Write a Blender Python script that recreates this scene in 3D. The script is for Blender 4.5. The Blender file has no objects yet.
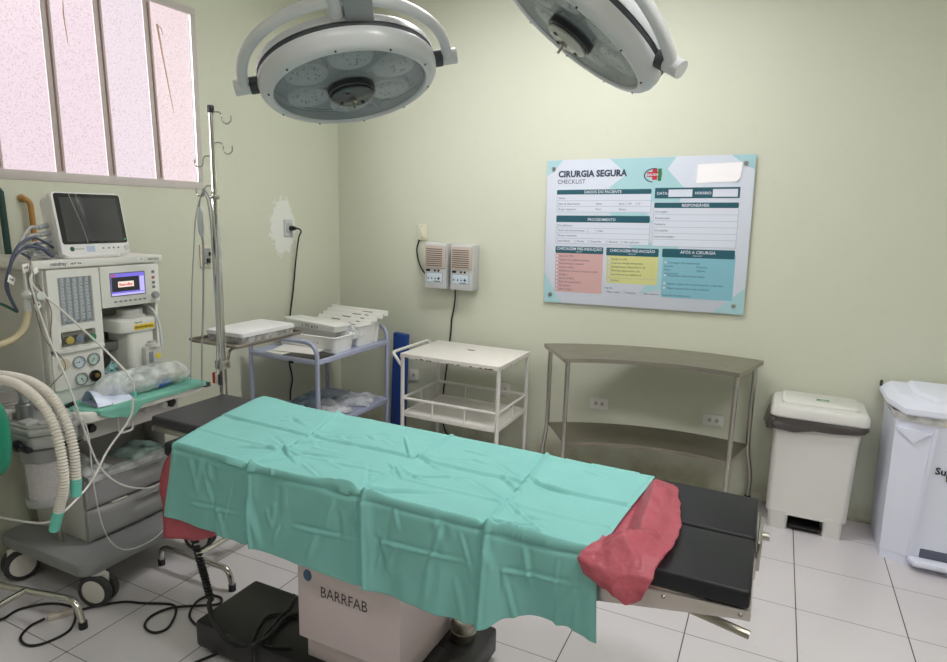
import bpy, bmesh, math, random
from mathutils import Vector, Matrix, noise

scene = bpy.context.scene
COL = scene.collection
PI = math.pi

# ---------------------------------------------------------------- camera
cam_data = bpy.data.cameras.new('camera')
cam = bpy.data.objects.new('camera', cam_data)
COL.objects.link(cam)
R_, U_, F_ = Vector((.9003, .4345, .0265)), Vector((-.1029, .1534, .9828)), Vector((-.4229, .8875, -.1828))
M = Matrix.Identity(4)
for i in range(3):
    M[i][0], M[i][1], M[i][2] = R_[i], U_[i], -F_[i]
    M[i][3] = (2.94, -3.82, 1.605)[i]
cam.matrix_world = M
cam_data.sensor_fit = 'HORIZONTAL'
cam_data.sensor_width = 36.0
cam_data.lens = 631.456 * 36.0 / 947.0
cam_data.clip_start = .02
scene.camera = cam

# ---------------------------------------------------------------- world, lights, exposure
world = bpy.data.worlds.new('world')
scene.world = world
world.use_nodes = True
world.node_tree.nodes['Background'].inputs[0].default_value = (.75, .82, .9, 1)
world.node_tree.nodes['Background'].inputs[1].default_value = .6

def area_light(name, loc, sx, sy, power, color=(1, 1, 1), rot=(0, 0, 0)):
    l = bpy.data.lights.new(name, 'AREA')
    l.shape = 'RECTANGLE'; l.size = sx; l.size_y = sy
    l.energy = power; l.color = color
    o = bpy.data.objects.new(name, l)
    o.location = loc; o.rotation_euler = rot
    COL.objects.link(o)
    return o
NEUTRAL = (1, .992, .995)
area_light('ceiling_lamp_light', (3.8, -2.7, 3.04), 1.15, .4, 30, NEUTRAL)
area_light('ceiling_lamp_light', (1.9, -1.15, 3.04), 1.3, .4, 29, NEUTRAL)
area_light('ceiling_lamp_light', (2.6, -4.0, 3.04), 1.15, .4, 11, NEUTRAL)  # unseen fill lamp, added behind the viewer to brighten front faces
# soft daylight falling through the window towards the far wall
sun = bpy.data.lights.new('daylight', 'SUN'); sun.energy = 27.0; sun.angle = math.radians(55); sun.color = (.97, .98, 1)
sun_o = bpy.data.objects.new('daylight', sun); COL.objects.link(sun_o)
sun_o.rotation_euler = Vector((.50, .78, -.06)).to_track_quat('-Z', 'Y').to_euler()
PANE_STRENGTH = .44
scene.view_settings.view_transform = 'Standard'
scene.view_settings.look = 'None'
scene.view_settings.gamma = 1
scene.view_settings.use_curve_mapping = False
scene.view_settings.exposure = .22

# ---------------------------------------------------------------- materials
def lin(c):
    return c / 12.92 if c <= .04045 else ((c + .055) / 1.055) ** 2.4
def rgb(r, g, b):
    return (lin(r / 255), lin(g / 255), lin(b / 255), 1)

MATS = {}
def mat(name, col, rough=.5, metal=0, var=.06, scale=8, bump=0, bscale=150, alpha=1, coat=0, spec=.5):
    """procedural principled material with a little noise in colour and height"""
    if name in MATS: return MATS[name]
    m = bpy.data.materials.new(name); m.use_nodes = True
    nt = m.node_tree; p = nt.nodes['Principled BSDF']
    p.inputs['Roughness'].default_value = rough
    p.inputs['Metallic'].default_value = metal
    p.inputs['Specular IOR Level'].default_value = spec
    p.inputs['Coat Weight'].default_value = coat
    p.inputs['Alpha'].default_value = alpha
    tc = nt.nodes.new('ShaderNodeTexCoord')
    n = nt.nodes.new('ShaderNodeTexNoise'); n.inputs['Scale'].default_value = scale; n.inputs['Detail'].default_value = 4
    nt.links.new(tc.outputs['Object'], n.inputs['Vector'])
    mx = nt.nodes.new('ShaderNodeMix'); mx.data_type = 'RGBA'
    c = rgb(*col)
    mx.inputs['A'].default_value = tuple(x * (1 - var) for x in c[:3]) + (1,)
    mx.inputs['B'].default_value = tuple(min(1, x * (1 + var)) for x in c[:3]) + (1,)
    nt.links.new(n.outputs['Fac'], mx.inputs['Factor'])
    nt.links.new(mx.outputs['Result'], p.inputs['Base Color'])
    if bump:
        n2 = nt.nodes.new('ShaderNodeTexNoise'); n2.inputs['Scale'].default_value = bscale
        nt.links.new(tc.outputs['Object'], n2.inputs['Vector'])
        b = nt.nodes.new('ShaderNodeBump'); b.inputs['Strength'].default_value = bump; b.inputs['Distance'].default_value = .004
        nt.links.new(n2.outputs['Fac'], b.inputs['Height'])
        nt.links.new(b.outputs['Normal'], p.inputs['Normal'])
    MATS[name] = m
    return m

def clear_mat(name, col=(235, 240, 240), clear=.75, rough=.15, bump=0, bscale=60):
    """thin clear plastic or glass: part see-through, part glossy film"""
    if name in MATS: return MATS[name]
    m = bpy.data.materials.new(name); m.use_nodes = True
    nt = m.node_tree; p = nt.nodes['Principled BSDF']; out = nt.nodes['Material Output']
    p.inputs['Base Color'].default_value = rgb(*col); p.inputs['Roughness'].default_value = rough
    t = nt.nodes.new('ShaderNodeBsdfTransparent'); t.inputs[0].default_value = (.96, .97, .97, 1)
    mx = nt.nodes.new('ShaderNodeMixShader')
    mx.inputs[0].default_value = 1 - clear
    nt.links.new(t.outputs[0], mx.inputs[1]); nt.links.new(p.outputs[0], mx.inputs[2])
    nt.links.new(mx.outputs[0], out.inputs[0])
    if bump:
        tc = nt.nodes.new('ShaderNodeTexCoord')
        n2 = nt.nodes.new('ShaderNodeTexNoise'); n2.inputs['Scale'].default_value = bscale
        nt.links.new(tc.outputs['Object'], n2.inputs['Vector'])
        b = nt.nodes.new('ShaderNodeBump'); b.inputs['Strength'].default_value = bump; b.inputs['Distance'].default_value = .01
        nt.links.new(n2.outputs['Fac'], b.inputs['Height']); nt.links.new(b.outputs['Normal'], p.inputs['Normal'])
        mr = nt.nodes.new('ShaderNodeMapRange')
        mr.inputs['From Min'].default_value = .35; mr.inputs['From Max'].default_value = .7
        mr.inputs['To Min'].default_value = (1 - clear) * .5; mr.inputs['To Max'].default_value = min(1, (1 - clear) * 1.6)
        nt.links.new(n2.outputs['Fac'], mr.inputs['Value']); nt.links.new(mr.outputs[0], mx.inputs[0])
    MATS[name] = m
    return m

def emit_mat(name, col, strength):
    if name in MATS: return MATS[name]
    m = bpy.data.materials.new(name); m.use_nodes = True
    nt = m.node_tree; p = nt.nodes['Principled BSDF']
    p.inputs['Base Color'].default_value = (.02, .02, .02, 1)
    p.inputs['Emission Color'].default_value = rgb(*col); p.inputs['Emission Strength'].default_value = strength
    MATS[name] = m
    return m

class NT:
    """tiny node-graph helper"""
    def __init__(s, m): s.nt = m.node_tree
    def node(s, t, **kw):
        n = s.nt.nodes.new(t)
        for k, v in kw.items(): setattr(n, k, v)
        return n
    def link(s, a, b): s.nt.links.new(a, b)
    def val(s, sock, v):
        if isinstance(v, (int, float)): sock.default_value = v
        else: s.link(v, sock)
    def math(s, op, a, b=0.0, c=None, clamp=False):
        n = s.node('ShaderNodeMath', operation=op); n.use_clamp = clamp
        s.val(n.inputs[0], a); s.val(n.inputs[1], b)
        if c is not None: s.val(n.inputs[2], c)
        return n.outputs[0]
    def noise(s, vec, scale, detail=4, rough=.5):
        n = s.node('ShaderNodeTexNoise'); n.inputs['Scale'].default_value = scale
        n.inputs['Detail'].default_value = detail; n.inputs['Roughness'].default_value = rough
        s.link(vec, n.inputs['Vector']); return n.outputs['Fac']
    def ramp(s, v, a, b, lo=0., hi=1.):
        n = s.node('ShaderNodeMapRange'); n.interpolation_type = 'SMOOTHSTEP'
        s.link(v, n.inputs['Value'])
        n.inputs['From Min'].default_value = a; n.inputs['From Max'].default_value = b
        n.inputs['To Min'].default_value = lo; n.inputs['To Max'].default_value = hi
        return n.outputs[0]
    def mix(s, f, a, b):
        n = s.node('ShaderNodeMix', data_type='RGBA')
        s.val(n.inputs['Factor'], f)
        for k, v in (('A', a), ('B', b)):
            if isinstance(v, tuple): n.inputs[k].default_value = v
            else: s.link(v, n.inputs[k])
        return n.outputs['Result']

def wall_material(name, base=(206, 209, 191), stain_axis=0, patch=False):
    m = bpy.data.materials.new(name); m.use_nodes = True
    g = NT(m); p = g.nt.nodes['Principled BSDF']
    p.inputs['Roughness'].default_value = .55; p.inputs['Specular IOR Level'].default_value = .3
    tc = g.node('ShaderNodeTexCoord'); v = tc.outputs['Object']
    sx = g.node('ShaderNodeSeparateXYZ'); g.link(v, sx.inputs[0]); x, y, z = sx.outputs
    n1 = g.noise(v, 1.3, 5); n2 = g.noise(v, 14, 6); n3 = g.noise(v, 5, 6, .65)
    c = g.mix(n1, tuple(k * .97 for k in rgb(*base)[:3]) + (1,), rgb(base[0] + 3, base[1] + 2, base[2] + 2))
    c = g.mix(g.math('MULTIPLY', g.ramp(n2, .55, .8), .16), c, rgb(186, 190, 158))
    # worn brownish dirt low on the wall
    low = g.math('MULTIPLY', g.ramp(z, .02, .26, 1, 0), g.ramp(n3, .38, .66))
    c = g.mix(g.math('MULTIPLY', low, .55), c, rgb(150, 138, 96))
    foot = g.math('MULTIPLY', g.ramp(z, .0, .035, 1, 0), g.ramp(n2, .35, .6))
    c = g.mix(g.math('MULTIPLY', foot, .6), c, rgb(96, 80, 52))
    if patch:                       # bare white plaster around the socket, ragged edge
        dy = g.math('DIVIDE', g.math('ADD', y, .590), .125); dz = g.math('DIVIDE', g.math('SUBTRACT', z, 1.49), .195)
        r = g.math('SQRT', g.math('ADD', g.math('MULTIPLY', dy, dy), g.math('MULTIPLY', dz, dz)))
        r = g.math('ADD', r, g.math('MULTIPLY', g.math('SUBTRACT', g.noise(v, 17, 6, .7), .5), 1.35))
        c = g.mix(g.ramp(r, .86, .98, 1, 0), c, rgb(226, 228, 222))
    g.link(c, p.inputs['Base Color'])
    b = g.node('ShaderNodeBump'); b.inputs['Strength'].default_value = .12; b.inputs['Distance'].default_value = .004
    g.link(g.noise(v, 60, 4), b.inputs['Height']); g.link(b.outputs[0], p.inputs['Normal'])
    return m

def floor_material():
    m = bpy.data.materials.new('white_floor_tiles'); m.use_nodes = True
    g = NT(m); p = g.nt.nodes['Principled BSDF']
    tc = g.node('ShaderNodeTexCoord'); v = tc.outputs['Object']
    sx = g.node('ShaderNodeSeparateXYZ'); g.link(v, sx.inputs[0]); x, y, z = sx.outputs
    def line(c, off, per, w):
        f = g.math('FRACT', g.math('ADD', g.math('DIVIDE', g.math('SUBTRACT', c, off), per), 100.5))
        d = g.math('MULTIPLY', g.math('ABSOLUTE', g.math('SUBTRACT', f, .5)), per)
        return g.ramp(d, w * .6, w * 1.3, 1, 0)
    lx = line(x, 3.558, .4, .0022); ly = line(y, -.2565, .3913, .0020)
    n = g.noise(v, 2.2, 5); n2 = g.noise(v, 45, 4)
    c = g.mix(n, rgb(206, 201, 205), rgb(220, 216, 219))
    c = g.mix(g.math('MULTIPLY', g.ramp(n2, .62, .8), .3), c, rgb(180, 170, 165))
    c = g.mix(g.math('MULTIPLY', ly, .85), c, rgb(98, 92, 90))
    c = g.mix(g.math('MULTIPLY', lx, .95), c, rgb(52, 47, 47))
    g.link(c, p.inputs['Base Color'])
    grout = g.math('MAXIMUM', lx, ly)
    g.link(g.math('ADD', g.math('MULTIPLY', grout, .5), .24), p.inputs['Roughness'])
    b = g.node('ShaderNodeBump'); b.inputs['Strength'].default_value = .4; b.inputs['Distance'].default_value = .002
    g.link(g.math('SUBTRACT', 1, grout), b.inputs['Height']); g.link(b.outputs[0], p.inputs['Normal'])
    return m

def pane_material(name, top, mid, low, speck):
    """frosted, dirty window pane lit from outside; y along the wall, z up in object space"""
    m = bpy.data.materials.new(name); m.use_nodes = True
    g = NT(m); p = g.nt.nodes['Principled BSDF']
    p.inputs['Roughness'].default_value = .35; p.inputs['Base Color'].default_value = (.25, .22, .22, 1)
    tc = g.node('ShaderNodeTexCoord'); v = tc.outputs['Object']
    sx = g.node('ShaderNodeSeparateXYZ'); g.link(v, sx.inputs[0]); z = sx.outputs[2]
    nb = g.math('ADD', z, g.math('MULTIPLY', g.math('SUBTRACT', g.noise(v, 3, 4), .5), .35))
    c = g.mix(g.ramp(nb, 1.78, 2.12), low, mid)
    c = g.mix(g.ramp(nb, 2.1, 2.62), c, top)
    sp = g.ramp(g.noise(v, 170, 5, .6), .52, .62)
    band = g.math('ADD', g.ramp(nb, 1.72, 1.95, .9, .0), g.ramp(nb, 2.5, 2.75, 0, speck))
    c = g.mix(g.math('MULTIPLY', g.math('MULTIPLY', sp, band), .62), c, rgb(176, 124, 126))
    c = g.mix(g.ramp(g.noise(v, 38, 2, .4), .70, .78, 0, .22), c, rgb(150, 130, 150))
    g.link(c, p.inputs['Emission Color']); p.inputs['Emission Strength'].default_value = PANE_STRENGTH / .55
    t = g.node('ShaderNodeBsdfTransparent'); t.inputs[0].default_value = (.95, .93, .95, 1)
    mx = g.node('ShaderNodeMixShader'); mx.inputs[0].default_value = .55
    g.link(t.outputs[0], mx.inputs[1]); g.link(p.outputs[0], mx.inputs[2]); g.link(mx.outputs[0], g.nt.nodes['Material Output'].inputs[0])
    return m

# ---------------------------------------------------------------- mesh helpers
def add_verts(bm, geom_verts, M=None, mi=0):
    if M is not None: bmesh.ops.transform(bm, matrix=M, verts=geom_verts)
    fs = set()
    for v in geom_verts:
        for f in v.link_faces: fs.add(f)
    for f in fs: f.material_index = mi

def box(bm, x0, x1, y0, y1, z0, z1, bev=0, mi=0, M=None, seg=2):
    t = bmesh.new()
    r = bmesh.ops.create_cube(t, size=1)
    bmesh.ops.transform(t, matrix=Matrix.Translation(((x0 + x1) / 2, (y0 + y1) / 2, (z0 + z1) / 2)) @ Matrix.Diagonal((abs(x1 - x0), abs(y1 - y0), abs(z1 - z0), 1)), verts=t.verts)
    if bev: bmesh.ops.bevel(t, geom=list(t.edges), offset=bev, segments=seg, profile=.5, affect='EDGES')
    merge(bm, t, M, mi)

def merge(bm, t, M=None, mi=None):
    if M is not None: bmesh.ops.transform(t, matrix=M, verts=t.verts)
    mp = {}
    for v in t.verts: mp[v] = bm.verts.new(v.co)
    for f in t.faces:
        try:
            nf = bm.faces.new([mp[v] for v in f.verts])
            nf.material_index = f.material_index if mi is None else mi
            nf.smooth = f.smooth
        except ValueError: pass
    t.free()

def prism(bm, pts, plane, d0, d1, mi=0, bev=0, M=None):
    """extruded polygon; plane 'xy','xz','yz': polygon coords, extruded along the remaining axis from d0 to d1"""
    t = bmesh.new()
    def P(a, b, d):
        return {'xy': (a, b, d), 'xz': (a, d, b), 'yz': (d, a, b)}[plane]
    lo = [t.verts.new(P(a, b, d0)) for a, b in pts]; hi = [t.verts.new(P(a, b, d1)) for a, b in pts]
    n = len(pts)
    t.faces.new(lo); t.faces.new(hi)
    for i in range(n): t.faces.new((lo[i], lo[(i + 1) % n], hi[(i + 1) % n], hi[i]))
    bmesh.ops.recalc_face_normals(t, faces=t.faces)
    if bev: bmesh.ops.bevel(t, geom=list(t.edges), offset=bev, segments=2, profile=.5, affect='EDGES')
    merge(bm, t, M, mi)

def frame_of(d):
    d = d.normalized()
    a = Vector((0, 0, 1)) if abs(d.z) < .9 else Vector((1, 0, 0))
    x = a.cross(d).normalized(); y = d.cross(x)
    return x, y

def spline(pts, n=8, closed=False):
    P = [Vector(p) for p in pts]; out = []
    if len(P) < 3: 
        return [P[0].lerp(P[-1], i / n) for i in range(n + 1)]
    for i in range(len(P) - 1):
        p0 = P[i - 1] if i else P[0] * 2 - P[1]; p1 = P[i]; p2 = P[i + 1]
        p3 = P[i + 2] if i + 2 < len(P) else P[-1] * 2 - P[-2]
        for k in range(n):
            t = k / n
            out.append(.5 * ((2 * p1) + (p2 - p0) * t + (2 * p0 - 5 * p1 + 4 * p2 - p3) * t * t + (3 * p1 - p0 - 3 * p2 + p3) * t ** 3))
    out.append(P[-1]); return out

def tube(bm, pts, r, seg=10, smooth=0, mi=0, caps=True, radii=None):
    P = spline(pts, smooth) if smooth else [Vector(p) for p in pts]
    n = len(P); rings = []
    tg = [(P[min(i + 1, n - 1)] - P[max(i - 1, 0)]).normalized() for i in range(n)]
    x, y = frame_of(tg[0])
    for i in range(n):
        if i:
            x = (x - tg[i] * x.dot(tg[i]))
            x = x.normalized() if x.length > 1e-6 else frame_of(tg[i])[0]
        y = tg[i].cross(x)
        # mitre widening on sharp polylines
        k = 1.0
        if 0 < i < n - 1 and not smooth:
            c = (P[i] - P[i - 1]).normalized().dot((P[i + 1] - P[i]).normalized())
            k = min(1.5, 1 / max(.3, math.sqrt(max(0.01, (1 + c) / 2))))
        rr = (radii[i] if radii else r)
        rings.append([bm.verts.new(P[i] + (x * math.cos(2 * PI * j / seg) + y * math.sin(2 * PI * j / seg)) * rr * (k if k < 1.05 else 1)) for j in range(seg)])
    for i in range(n - 1):
        for j in range(seg):
            f = bm.faces.new((rings[i][j], rings[i][(j + 1) % seg], rings[i + 1][(j + 1) % seg], rings[i + 1][j])); f.material_index = mi
    if caps:
        f = bm.faces.new(rings[0][::-1]); f.material_index = mi
        f = bm.faces.new(rings[-1]); f.material_index = mi

def fillet(pts, r, n=5):
    """polyline with rounded corners"""
    P = [Vector(p) for p in pts]; out = [P[0]]
    for i in range(1, len(P) - 1):
        a = (P[i - 1] - P[i]); b = (P[i + 1] - P[i])
        d = min(r, a.length * .49, b.length * .49)
        p0 = P[i] + a.normalized() * d; p1 = P[i] + b.normalized() * d
        for k in range(n + 1):
            t = k / n
            out.append((1 - t) ** 2 * p0 + 2 * t * (1 - t) * P[i] + t * t * p1)
    out.append(P[-1]); return out

def cyl(bm, a, b, r, seg=24, r2=None, mi=0):
    tube(bm, [a, b], r, seg, radii=[r, r if r2 is None else r2], mi=mi)

def lathe(bm, prof, M=None, seg=48, mi=0, close=False):
    """prof: list of (r, z)"""
    t = bmesh.new(); rings = []
    for r, z in prof:
        if r < 1e-6: rings.append([t.verts.new((0, 0, z))])
        else: rings.append([t.verts.new((r * math.cos(2 * PI * j / seg), r * math.sin(2 * PI * j / seg), z)) for j in range(seg)])
    for a, b in zip(rings[:-1], rings[1:]):
        for j in range(seg):
            k = (j + 1) % seg
            if len(a) == 1 and len(b) == 1: continue
            if len(a) == 1: t.faces.new((a[0], b[j], b[k]))
            elif len(b) == 1: t.faces.new((a[j], a[k], b[0]))
            else: t.faces.new((a[j], a[k], b[k], b[j]))
    bmesh.ops.recalc_face_normals(t, faces=t.faces)
    merge(bm, t, M, mi)

def ball(bm, c, r, mi=0, sc=(1, 1, 1), u=20, v=12, M=None):
    t = bmesh.new(); bmesh.ops.create_uvsphere(t, u_segments=u, v_segments=v, radius=r)
    bmesh.ops.transform(t, matrix=Matrix.Translation(c) @ (M or Matrix.Identity(4)) @ Matrix.Diagonal((*sc, 1)), verts=t.verts)
    merge(bm, t, None, mi)

def grid(bm, nu, nv, fn, mi=0):
    V = [[bm.verts.new(fn(i / nu, j / nv)) for j in range(nv + 1)] for i in range(nu + 1)]
    for i in range(nu):
        for j in range(nv):
            f = bm.faces.new((V[i][j], V[i + 1][j], V[i + 1][j + 1], V[i][j + 1])); f.material_index = mi

def rrect(x0, y0, x1, y1, r, n=4):
    pts = []
    for cx, cy, a in ((x1 - r, y1 - r, 0), (x0 + r, y1 - r, 90), (x0 + r, y0 + r, 180), (x1 - r, y0 + r, 270)):
        for k in range(n + 1):
            t = math.radians(a + 90 * k / n); pts.append((cx + r * math.cos(t), cy + r * math.sin(t)))
    return pts

def flat(bm, pts, z, mi=0, M=None):
    t = bmesh.new(); t.faces.new([t.verts.new((x, y, z)) for x, y in pts]); 
    bmesh.ops.recalc_face_normals(t, faces=t.faces)
    for f in t.faces:
        f.normal_update()
        if f.normal.z < 0: f.normal_flip()
    merge(bm, t, M, mi)

def text(bm, s, x, y, size, z=0, mi=0, M=None, width=None, align='LEFT', bold=0.0, xs=1.0):
    cu = bpy.data.curves.new('lettering', 'FONT'); cu.body = s; cu.size = size; cu.align_x = align
    cu.offset = bold; cu.resolution_u = 2; cu.fill_mode = 'FRONT'
    o = bpy.data.objects.new('lettering', cu); COL.objects.link(o)
    dg = bpy.context.evaluated_depsgraph_get()
    me = bpy.data.meshes.new_from_object(o.evaluated_get(dg))
    t = bmesh.new(); t.from_mesh(me)
    bpy.data.objects.remove(o); bpy.data.curves.remove(cu); bpy.data.meshes.remove(me)
    sx = xs
    if width and t.verts:
        w = max(v.co.x for v in t.verts) - min(v.co.x for v in t.verts); sx = width / max(w, 1e-6)
    bmesh.ops.transform(t, matrix=Matrix.Translation((x, y, z)) @ Matrix.Diagonal((sx, 1, 1, 1)), verts=t.verts)
    merge(bm, t, M, mi)

# ---------------------------------------------------------------- object helpers
ROOTM = {}
def props(o, label=None, cat=None, group=None, kind=None):
    if label: o['label'] = label
    if cat: o['category'] = cat
    if group: o['group'] = group
    if kind: o['kind'] = kind
    return o

def thing(name, loc, label, cat, group=None):
    o = bpy.data.objects.new(name, None); COL.objects.link(o)
    o.empty_display_size = .05; o.location = loc
    ROOTM[o] = Matrix.Translation(loc)
    return props(o, label, cat, group)

def part(name, bm, mats, parent=None, label=None, angle=35, origin=None, local=False, recalc=False):
    """links a bmesh (world coordinates unless local) as ONE mesh object under its thing"""
    if recalc: bmesh.ops.recalc_face_normals(bm, faces=bm.faces)
    root = parent
    while root is not None and root.parent is not None: root = root.parent
    off = Vector((0, 0, 0))
    if not local:
        if root is not None and root in ROOTM:
            bmesh.ops.transform(bm, matrix=ROOTM[root].inverted(), verts=bm.verts)
        elif origin is not None:
            off = Vector(origin)
            bmesh.ops.translate(bm, vec=-off, verts=bm.verts)
    me = bpy.data.meshes.new(name)
    bm.to_mesh(me); bm.free()
    for p in me.polygons: p.use_smooth = True
    me.set_sharp_from_angle(angle=math.radians(angle))
    if not isinstance(mats, (list, tuple)): mats = [mats]
    for m in mats: me.materials.append(m)
    o = bpy.data.objects.new(name, me); COL.objects.link(o)
    if parent is None:
        o.location = off; ROOTM[o] = Matrix.Translation(off)
    else: o.parent = parent
    if label: o['label'] = label
    return o

def solo(name, bm, mats, label, cat, group=None, origin=None, **kw):
    return props(part(name, bm, mats, None, origin=origin, **kw), label, cat, group)

def structure(name, bm, mats, parent=None, **kw):
    o = part(name, bm, mats, parent, **kw)
    if parent is None: o['kind'] = 'structure'
    return o

def copy_thing(root, loc, label, group=None):
    r = root.copy(); COL.objects.link(r); r.location = loc; r['label'] = label
    if group: r['group'] = group
    def rec(src, dst):
        for ch in list(src.children):
            c = ch.copy(); COL.objects.link(c); c.parent = dst; rec(ch, c)
    rec(root, r); return r

def B(): return bmesh.new()

# ---------------------------------------------------------------- common materials
white_paint = mat('white_enamel_paint', (226, 224, 220), .35, var=.04)
chip_paint = mat('worn_white_enamel', (231, 228, 222), .4, var=.06, scale=25)
rust = mat('rust_chips', (112, 86, 62), .8, var=.3, scale=60)
steel = mat('brushed_steel', (182, 178, 170), .28, 1, var=.10, scale=30)
old_steel = mat('dull_worn_steel', (158, 153, 142), .36, .9, var=.18, scale=12)
chrome = mat('chrome', (205, 203, 198), .14, 1, var=.05)
black_vinyl = mat('black_vinyl', (24, 26, 30), .52, var=.10, spec=.35, bump=.08, bscale=400)
black_plastic = mat('black_plastic', (24, 24, 26), .4)
dark_rubber = mat('dark_rubber', (58, 58, 60), .6)
black_metal = mat('black_painted_metal', (30, 30, 31), .38, var=.12)
cover_steel = mat('satin_stainless_cover', (222, 206, 208), .5, .1, var=.06, scale=5)
machine_white = mat('machine_offwhite', (223, 222, 216), .42, var=.03)
machine_grey = mat('machine_light_grey', (200, 199, 195), .45, var=.03)
drawer_grey = mat('drawer_mid_grey', (150, 150, 151), .42, var=.03)
base_grey = mat('base_grey_plastic', (140, 142, 143), .38, var=.04)
recess_grey = mat('recess_grey', (148, 147, 142), .5, var=.04)
ink = mat('dark_print_ink', (46, 48, 52), .5)
cable_grey = mat('grey_cable', (168, 169, 170), .45)
cable_white = mat('clear_white_tubing', (214, 212, 208), .3)
cable_navy = mat('navy_cable', (72, 78, 100), .45)
black_cord = mat('black_cord', (20, 20, 21), .45)
teal_plastic = mat('teal_plastic', (112, 208, 190), .4)
green_cloth = mat('green_cotton', (122, 184, 166), .85, var=.07, scale=14, bump=.25, bscale=500, spec=.2)
white_plastic = mat('white_plastic', (228, 226, 224), .4, var=.03)
paper = mat('white_paper', (232, 230, 226), .7, var=.03)
yellow = mat('yellow_sticker', (235, 202, 40), .5)
film = clear_mat('clear_film', (236, 240, 240), .50, .12, bump=.5, bscale=16)
clear_acrylic = clear_mat('clear_acrylic', (205, 210, 210), .72, .1)
cart_blue = mat('pale_blue_enamel', (172, 178, 204), .38, var=.05)
outlet_white = mat('outlet_white', (226, 225, 220), .4, var=.02)
lamp_white = mat('lamp_white', (214, 216, 218), .3, var=.02, coat=.2)

# ================================================================ THE ROOM
RX, RY, RZ = 5.2, -5.4, 3.10
b = B(); box(b, -.2, RX + .2, RY - .2, .2, -.1, 0); structure('floor', b, floor_material())
b = B(); box(b, -.2, RX + .2, RY - .2, .2, RZ, RZ + .1); structure('ceiling', b, mat('ceiling_paint', (232, 231, 222), .8))
b = B(); box(b, -.2, RX + .2, 0, .2, 0, RZ); structure('wall_back', b, wall_material('wall_back_paint'))
b = B()
WY0, WY1, WZ0, WZ1 = -2.52, -1.215, 1.695, 2.64          # window opening in the left wall
box(b, -.035, 0, RY, WY0, 0, RZ); box(b, -.035, 0, WY1, 0, 0, RZ)
box(b, -.035, 0, WY0, WY1, 0, WZ0); box(b, -.035, 0, WY0, WY1, WZ1, RZ)
structure('wall_left', b, wall_material('wall_left_paint', patch=True))
b = B(); box(b, RX, RX + .2, RY, 0, 0, RZ); structure('wall_right', b, wall_material('wall_right_paint'))
b = B(); box(b, -.2, RX + .2, RY - .2, RY, 0, RZ); structure('wall_front', b, wall_material('wall_front_paint'))

# window: white iron frame flush with the wall, leaning bars, frosted panes
win = thing('window_1', (0, (WY0 + WY1) / 2, WZ0), None, None); del_keys = None
win['kind'] = 'structure'
frame_paint = mat('window_frame_paint', (196, 188, 184), .5, var=.06, scale=20)
bar_paint = mat('window_bar_paint', (196, 184, 180), .5, var=.10, scale=30)
b = B()
box(b, -.0075, .004, WY0, WY1, WZ0, WZ0 + .042, .004); box(b, -.0075, .004, WY0, WY1, WZ1 - .04, WZ1, .004)
box(b, -.0075, .004, WY1 - .034, WY1, WZ0 + .04, WZ1 - .04, .004); box(b, -.0075, .004, WY0, WY0 + .034, WZ0 + .04, WZ1 - .04, .004)
part('window_frame', b, frame_paint, win)
ys = [(-2.254, -2.262), (-1.996, -2.004), (-1.750, -1.768), (-1.488, -1.508)]        # bar centre at bottom / top
for (yb, yt) in ys:
    b = B()
    prism(b, [(yb - .021, WZ0 + .04), (yb + .021, WZ0 + .04), (yt + .021, WZ1 - .04), (yt - .021, WZ1 - .04)], 'yz', -.0068, -.001, bev=.001)
    part('mullion', b, bar_paint, win)
    b = B(); cyl(b, (.001, yb + .006, WZ0 + .05), (.001, yt + .006, WZ1 - .05), .004, 8)
    part('hinge_rod', b, mat('rusty_rod', (150, 118, 112), .6, var=.2, scale=40), win)
edges = [(WY0 + .034, WY0 + .034)] + ys + [(WY1 - .034, WY1 - .034)]
pm_cool = pane_material('frosted_pane_cool', rgb(190, 194, 252), rgb(240, 242, 252), rgb(244, 222, 232), .2)
pm_warm = pane_material('frosted_pane_warm', rgb(238, 186, 168), rgb(246, 216, 214), rgb(248, 226, 228), .2)
pm_mid = pane_material('frosted_pane_middle', rgb(232, 212, 228), rgb(238, 236, 250), rgb(242, 226, 236), .4)
for i in range(5):
    (a0, a1), (c0, c1) = edges[i], edges[i + 1]
    b = B(); prism(b, [(a0 + .01, WZ0 + .04), (c0 - .01, WZ0 + .04), (c1 - .01, WZ1 - .04), (a1 + .01, WZ1 - .04)], 'yz', -.006, -.003)
    part('pane', b, pm_warm if i == 4 else pm_mid if i == 3 else pm_cool, win)
b = B()
tube(b, [(-.0035, -1.452, 2.50), (-.0035, -1.43, 2.36), (-.0035, -1.405, 2.22), (-.0035, -1.38, 2.08)], .004, 6, radii=[.007, .005, .004, .002])
tube(b, [(-.0035, -1.92, 2.50), (-.0035, -1.925, 2.42), (-.0035, -1.915, 2.30)], .003, 6, radii=[.001, .004, .002])
tube(b, [(-.0035, -1.46, 2.50), (-.0035, -1.43, 2.49), (-.0035, -1.418, 2.46)], .003, 6)
part('scratch', b, mat('pane_scratch', (176, 150, 136), .8), win)

# ceiling fittings (above the frame); the one behind the viewer is added fill
for i, (x, y) in enumerate(((3.8, -2.7), (1.9, -1.15), (2.6, -4.0))):
    t = thing('ceiling_lamp', (x, y, RZ), ('white ceiling batten lamp over the steel curved table end of the room', 'white ceiling batten lamp over the blue cart corner of the room', 'unseen ceiling batten lamp added behind the viewer as fill light')[i], 'lamp', 'ceiling lamps')
    b = B(); box(b, x - .6, x + .6, y - .16, y + .16, RZ - .03, RZ, .006); part('housing', b, white_plastic, t)
    b = B(); box(b, x - .57, x + .57, y - .13, y + .13, RZ - .036, RZ - .031); part('diffuser', b, emit_mat('lit_diffuser', (255, 248, 232), 1.5), t)

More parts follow.
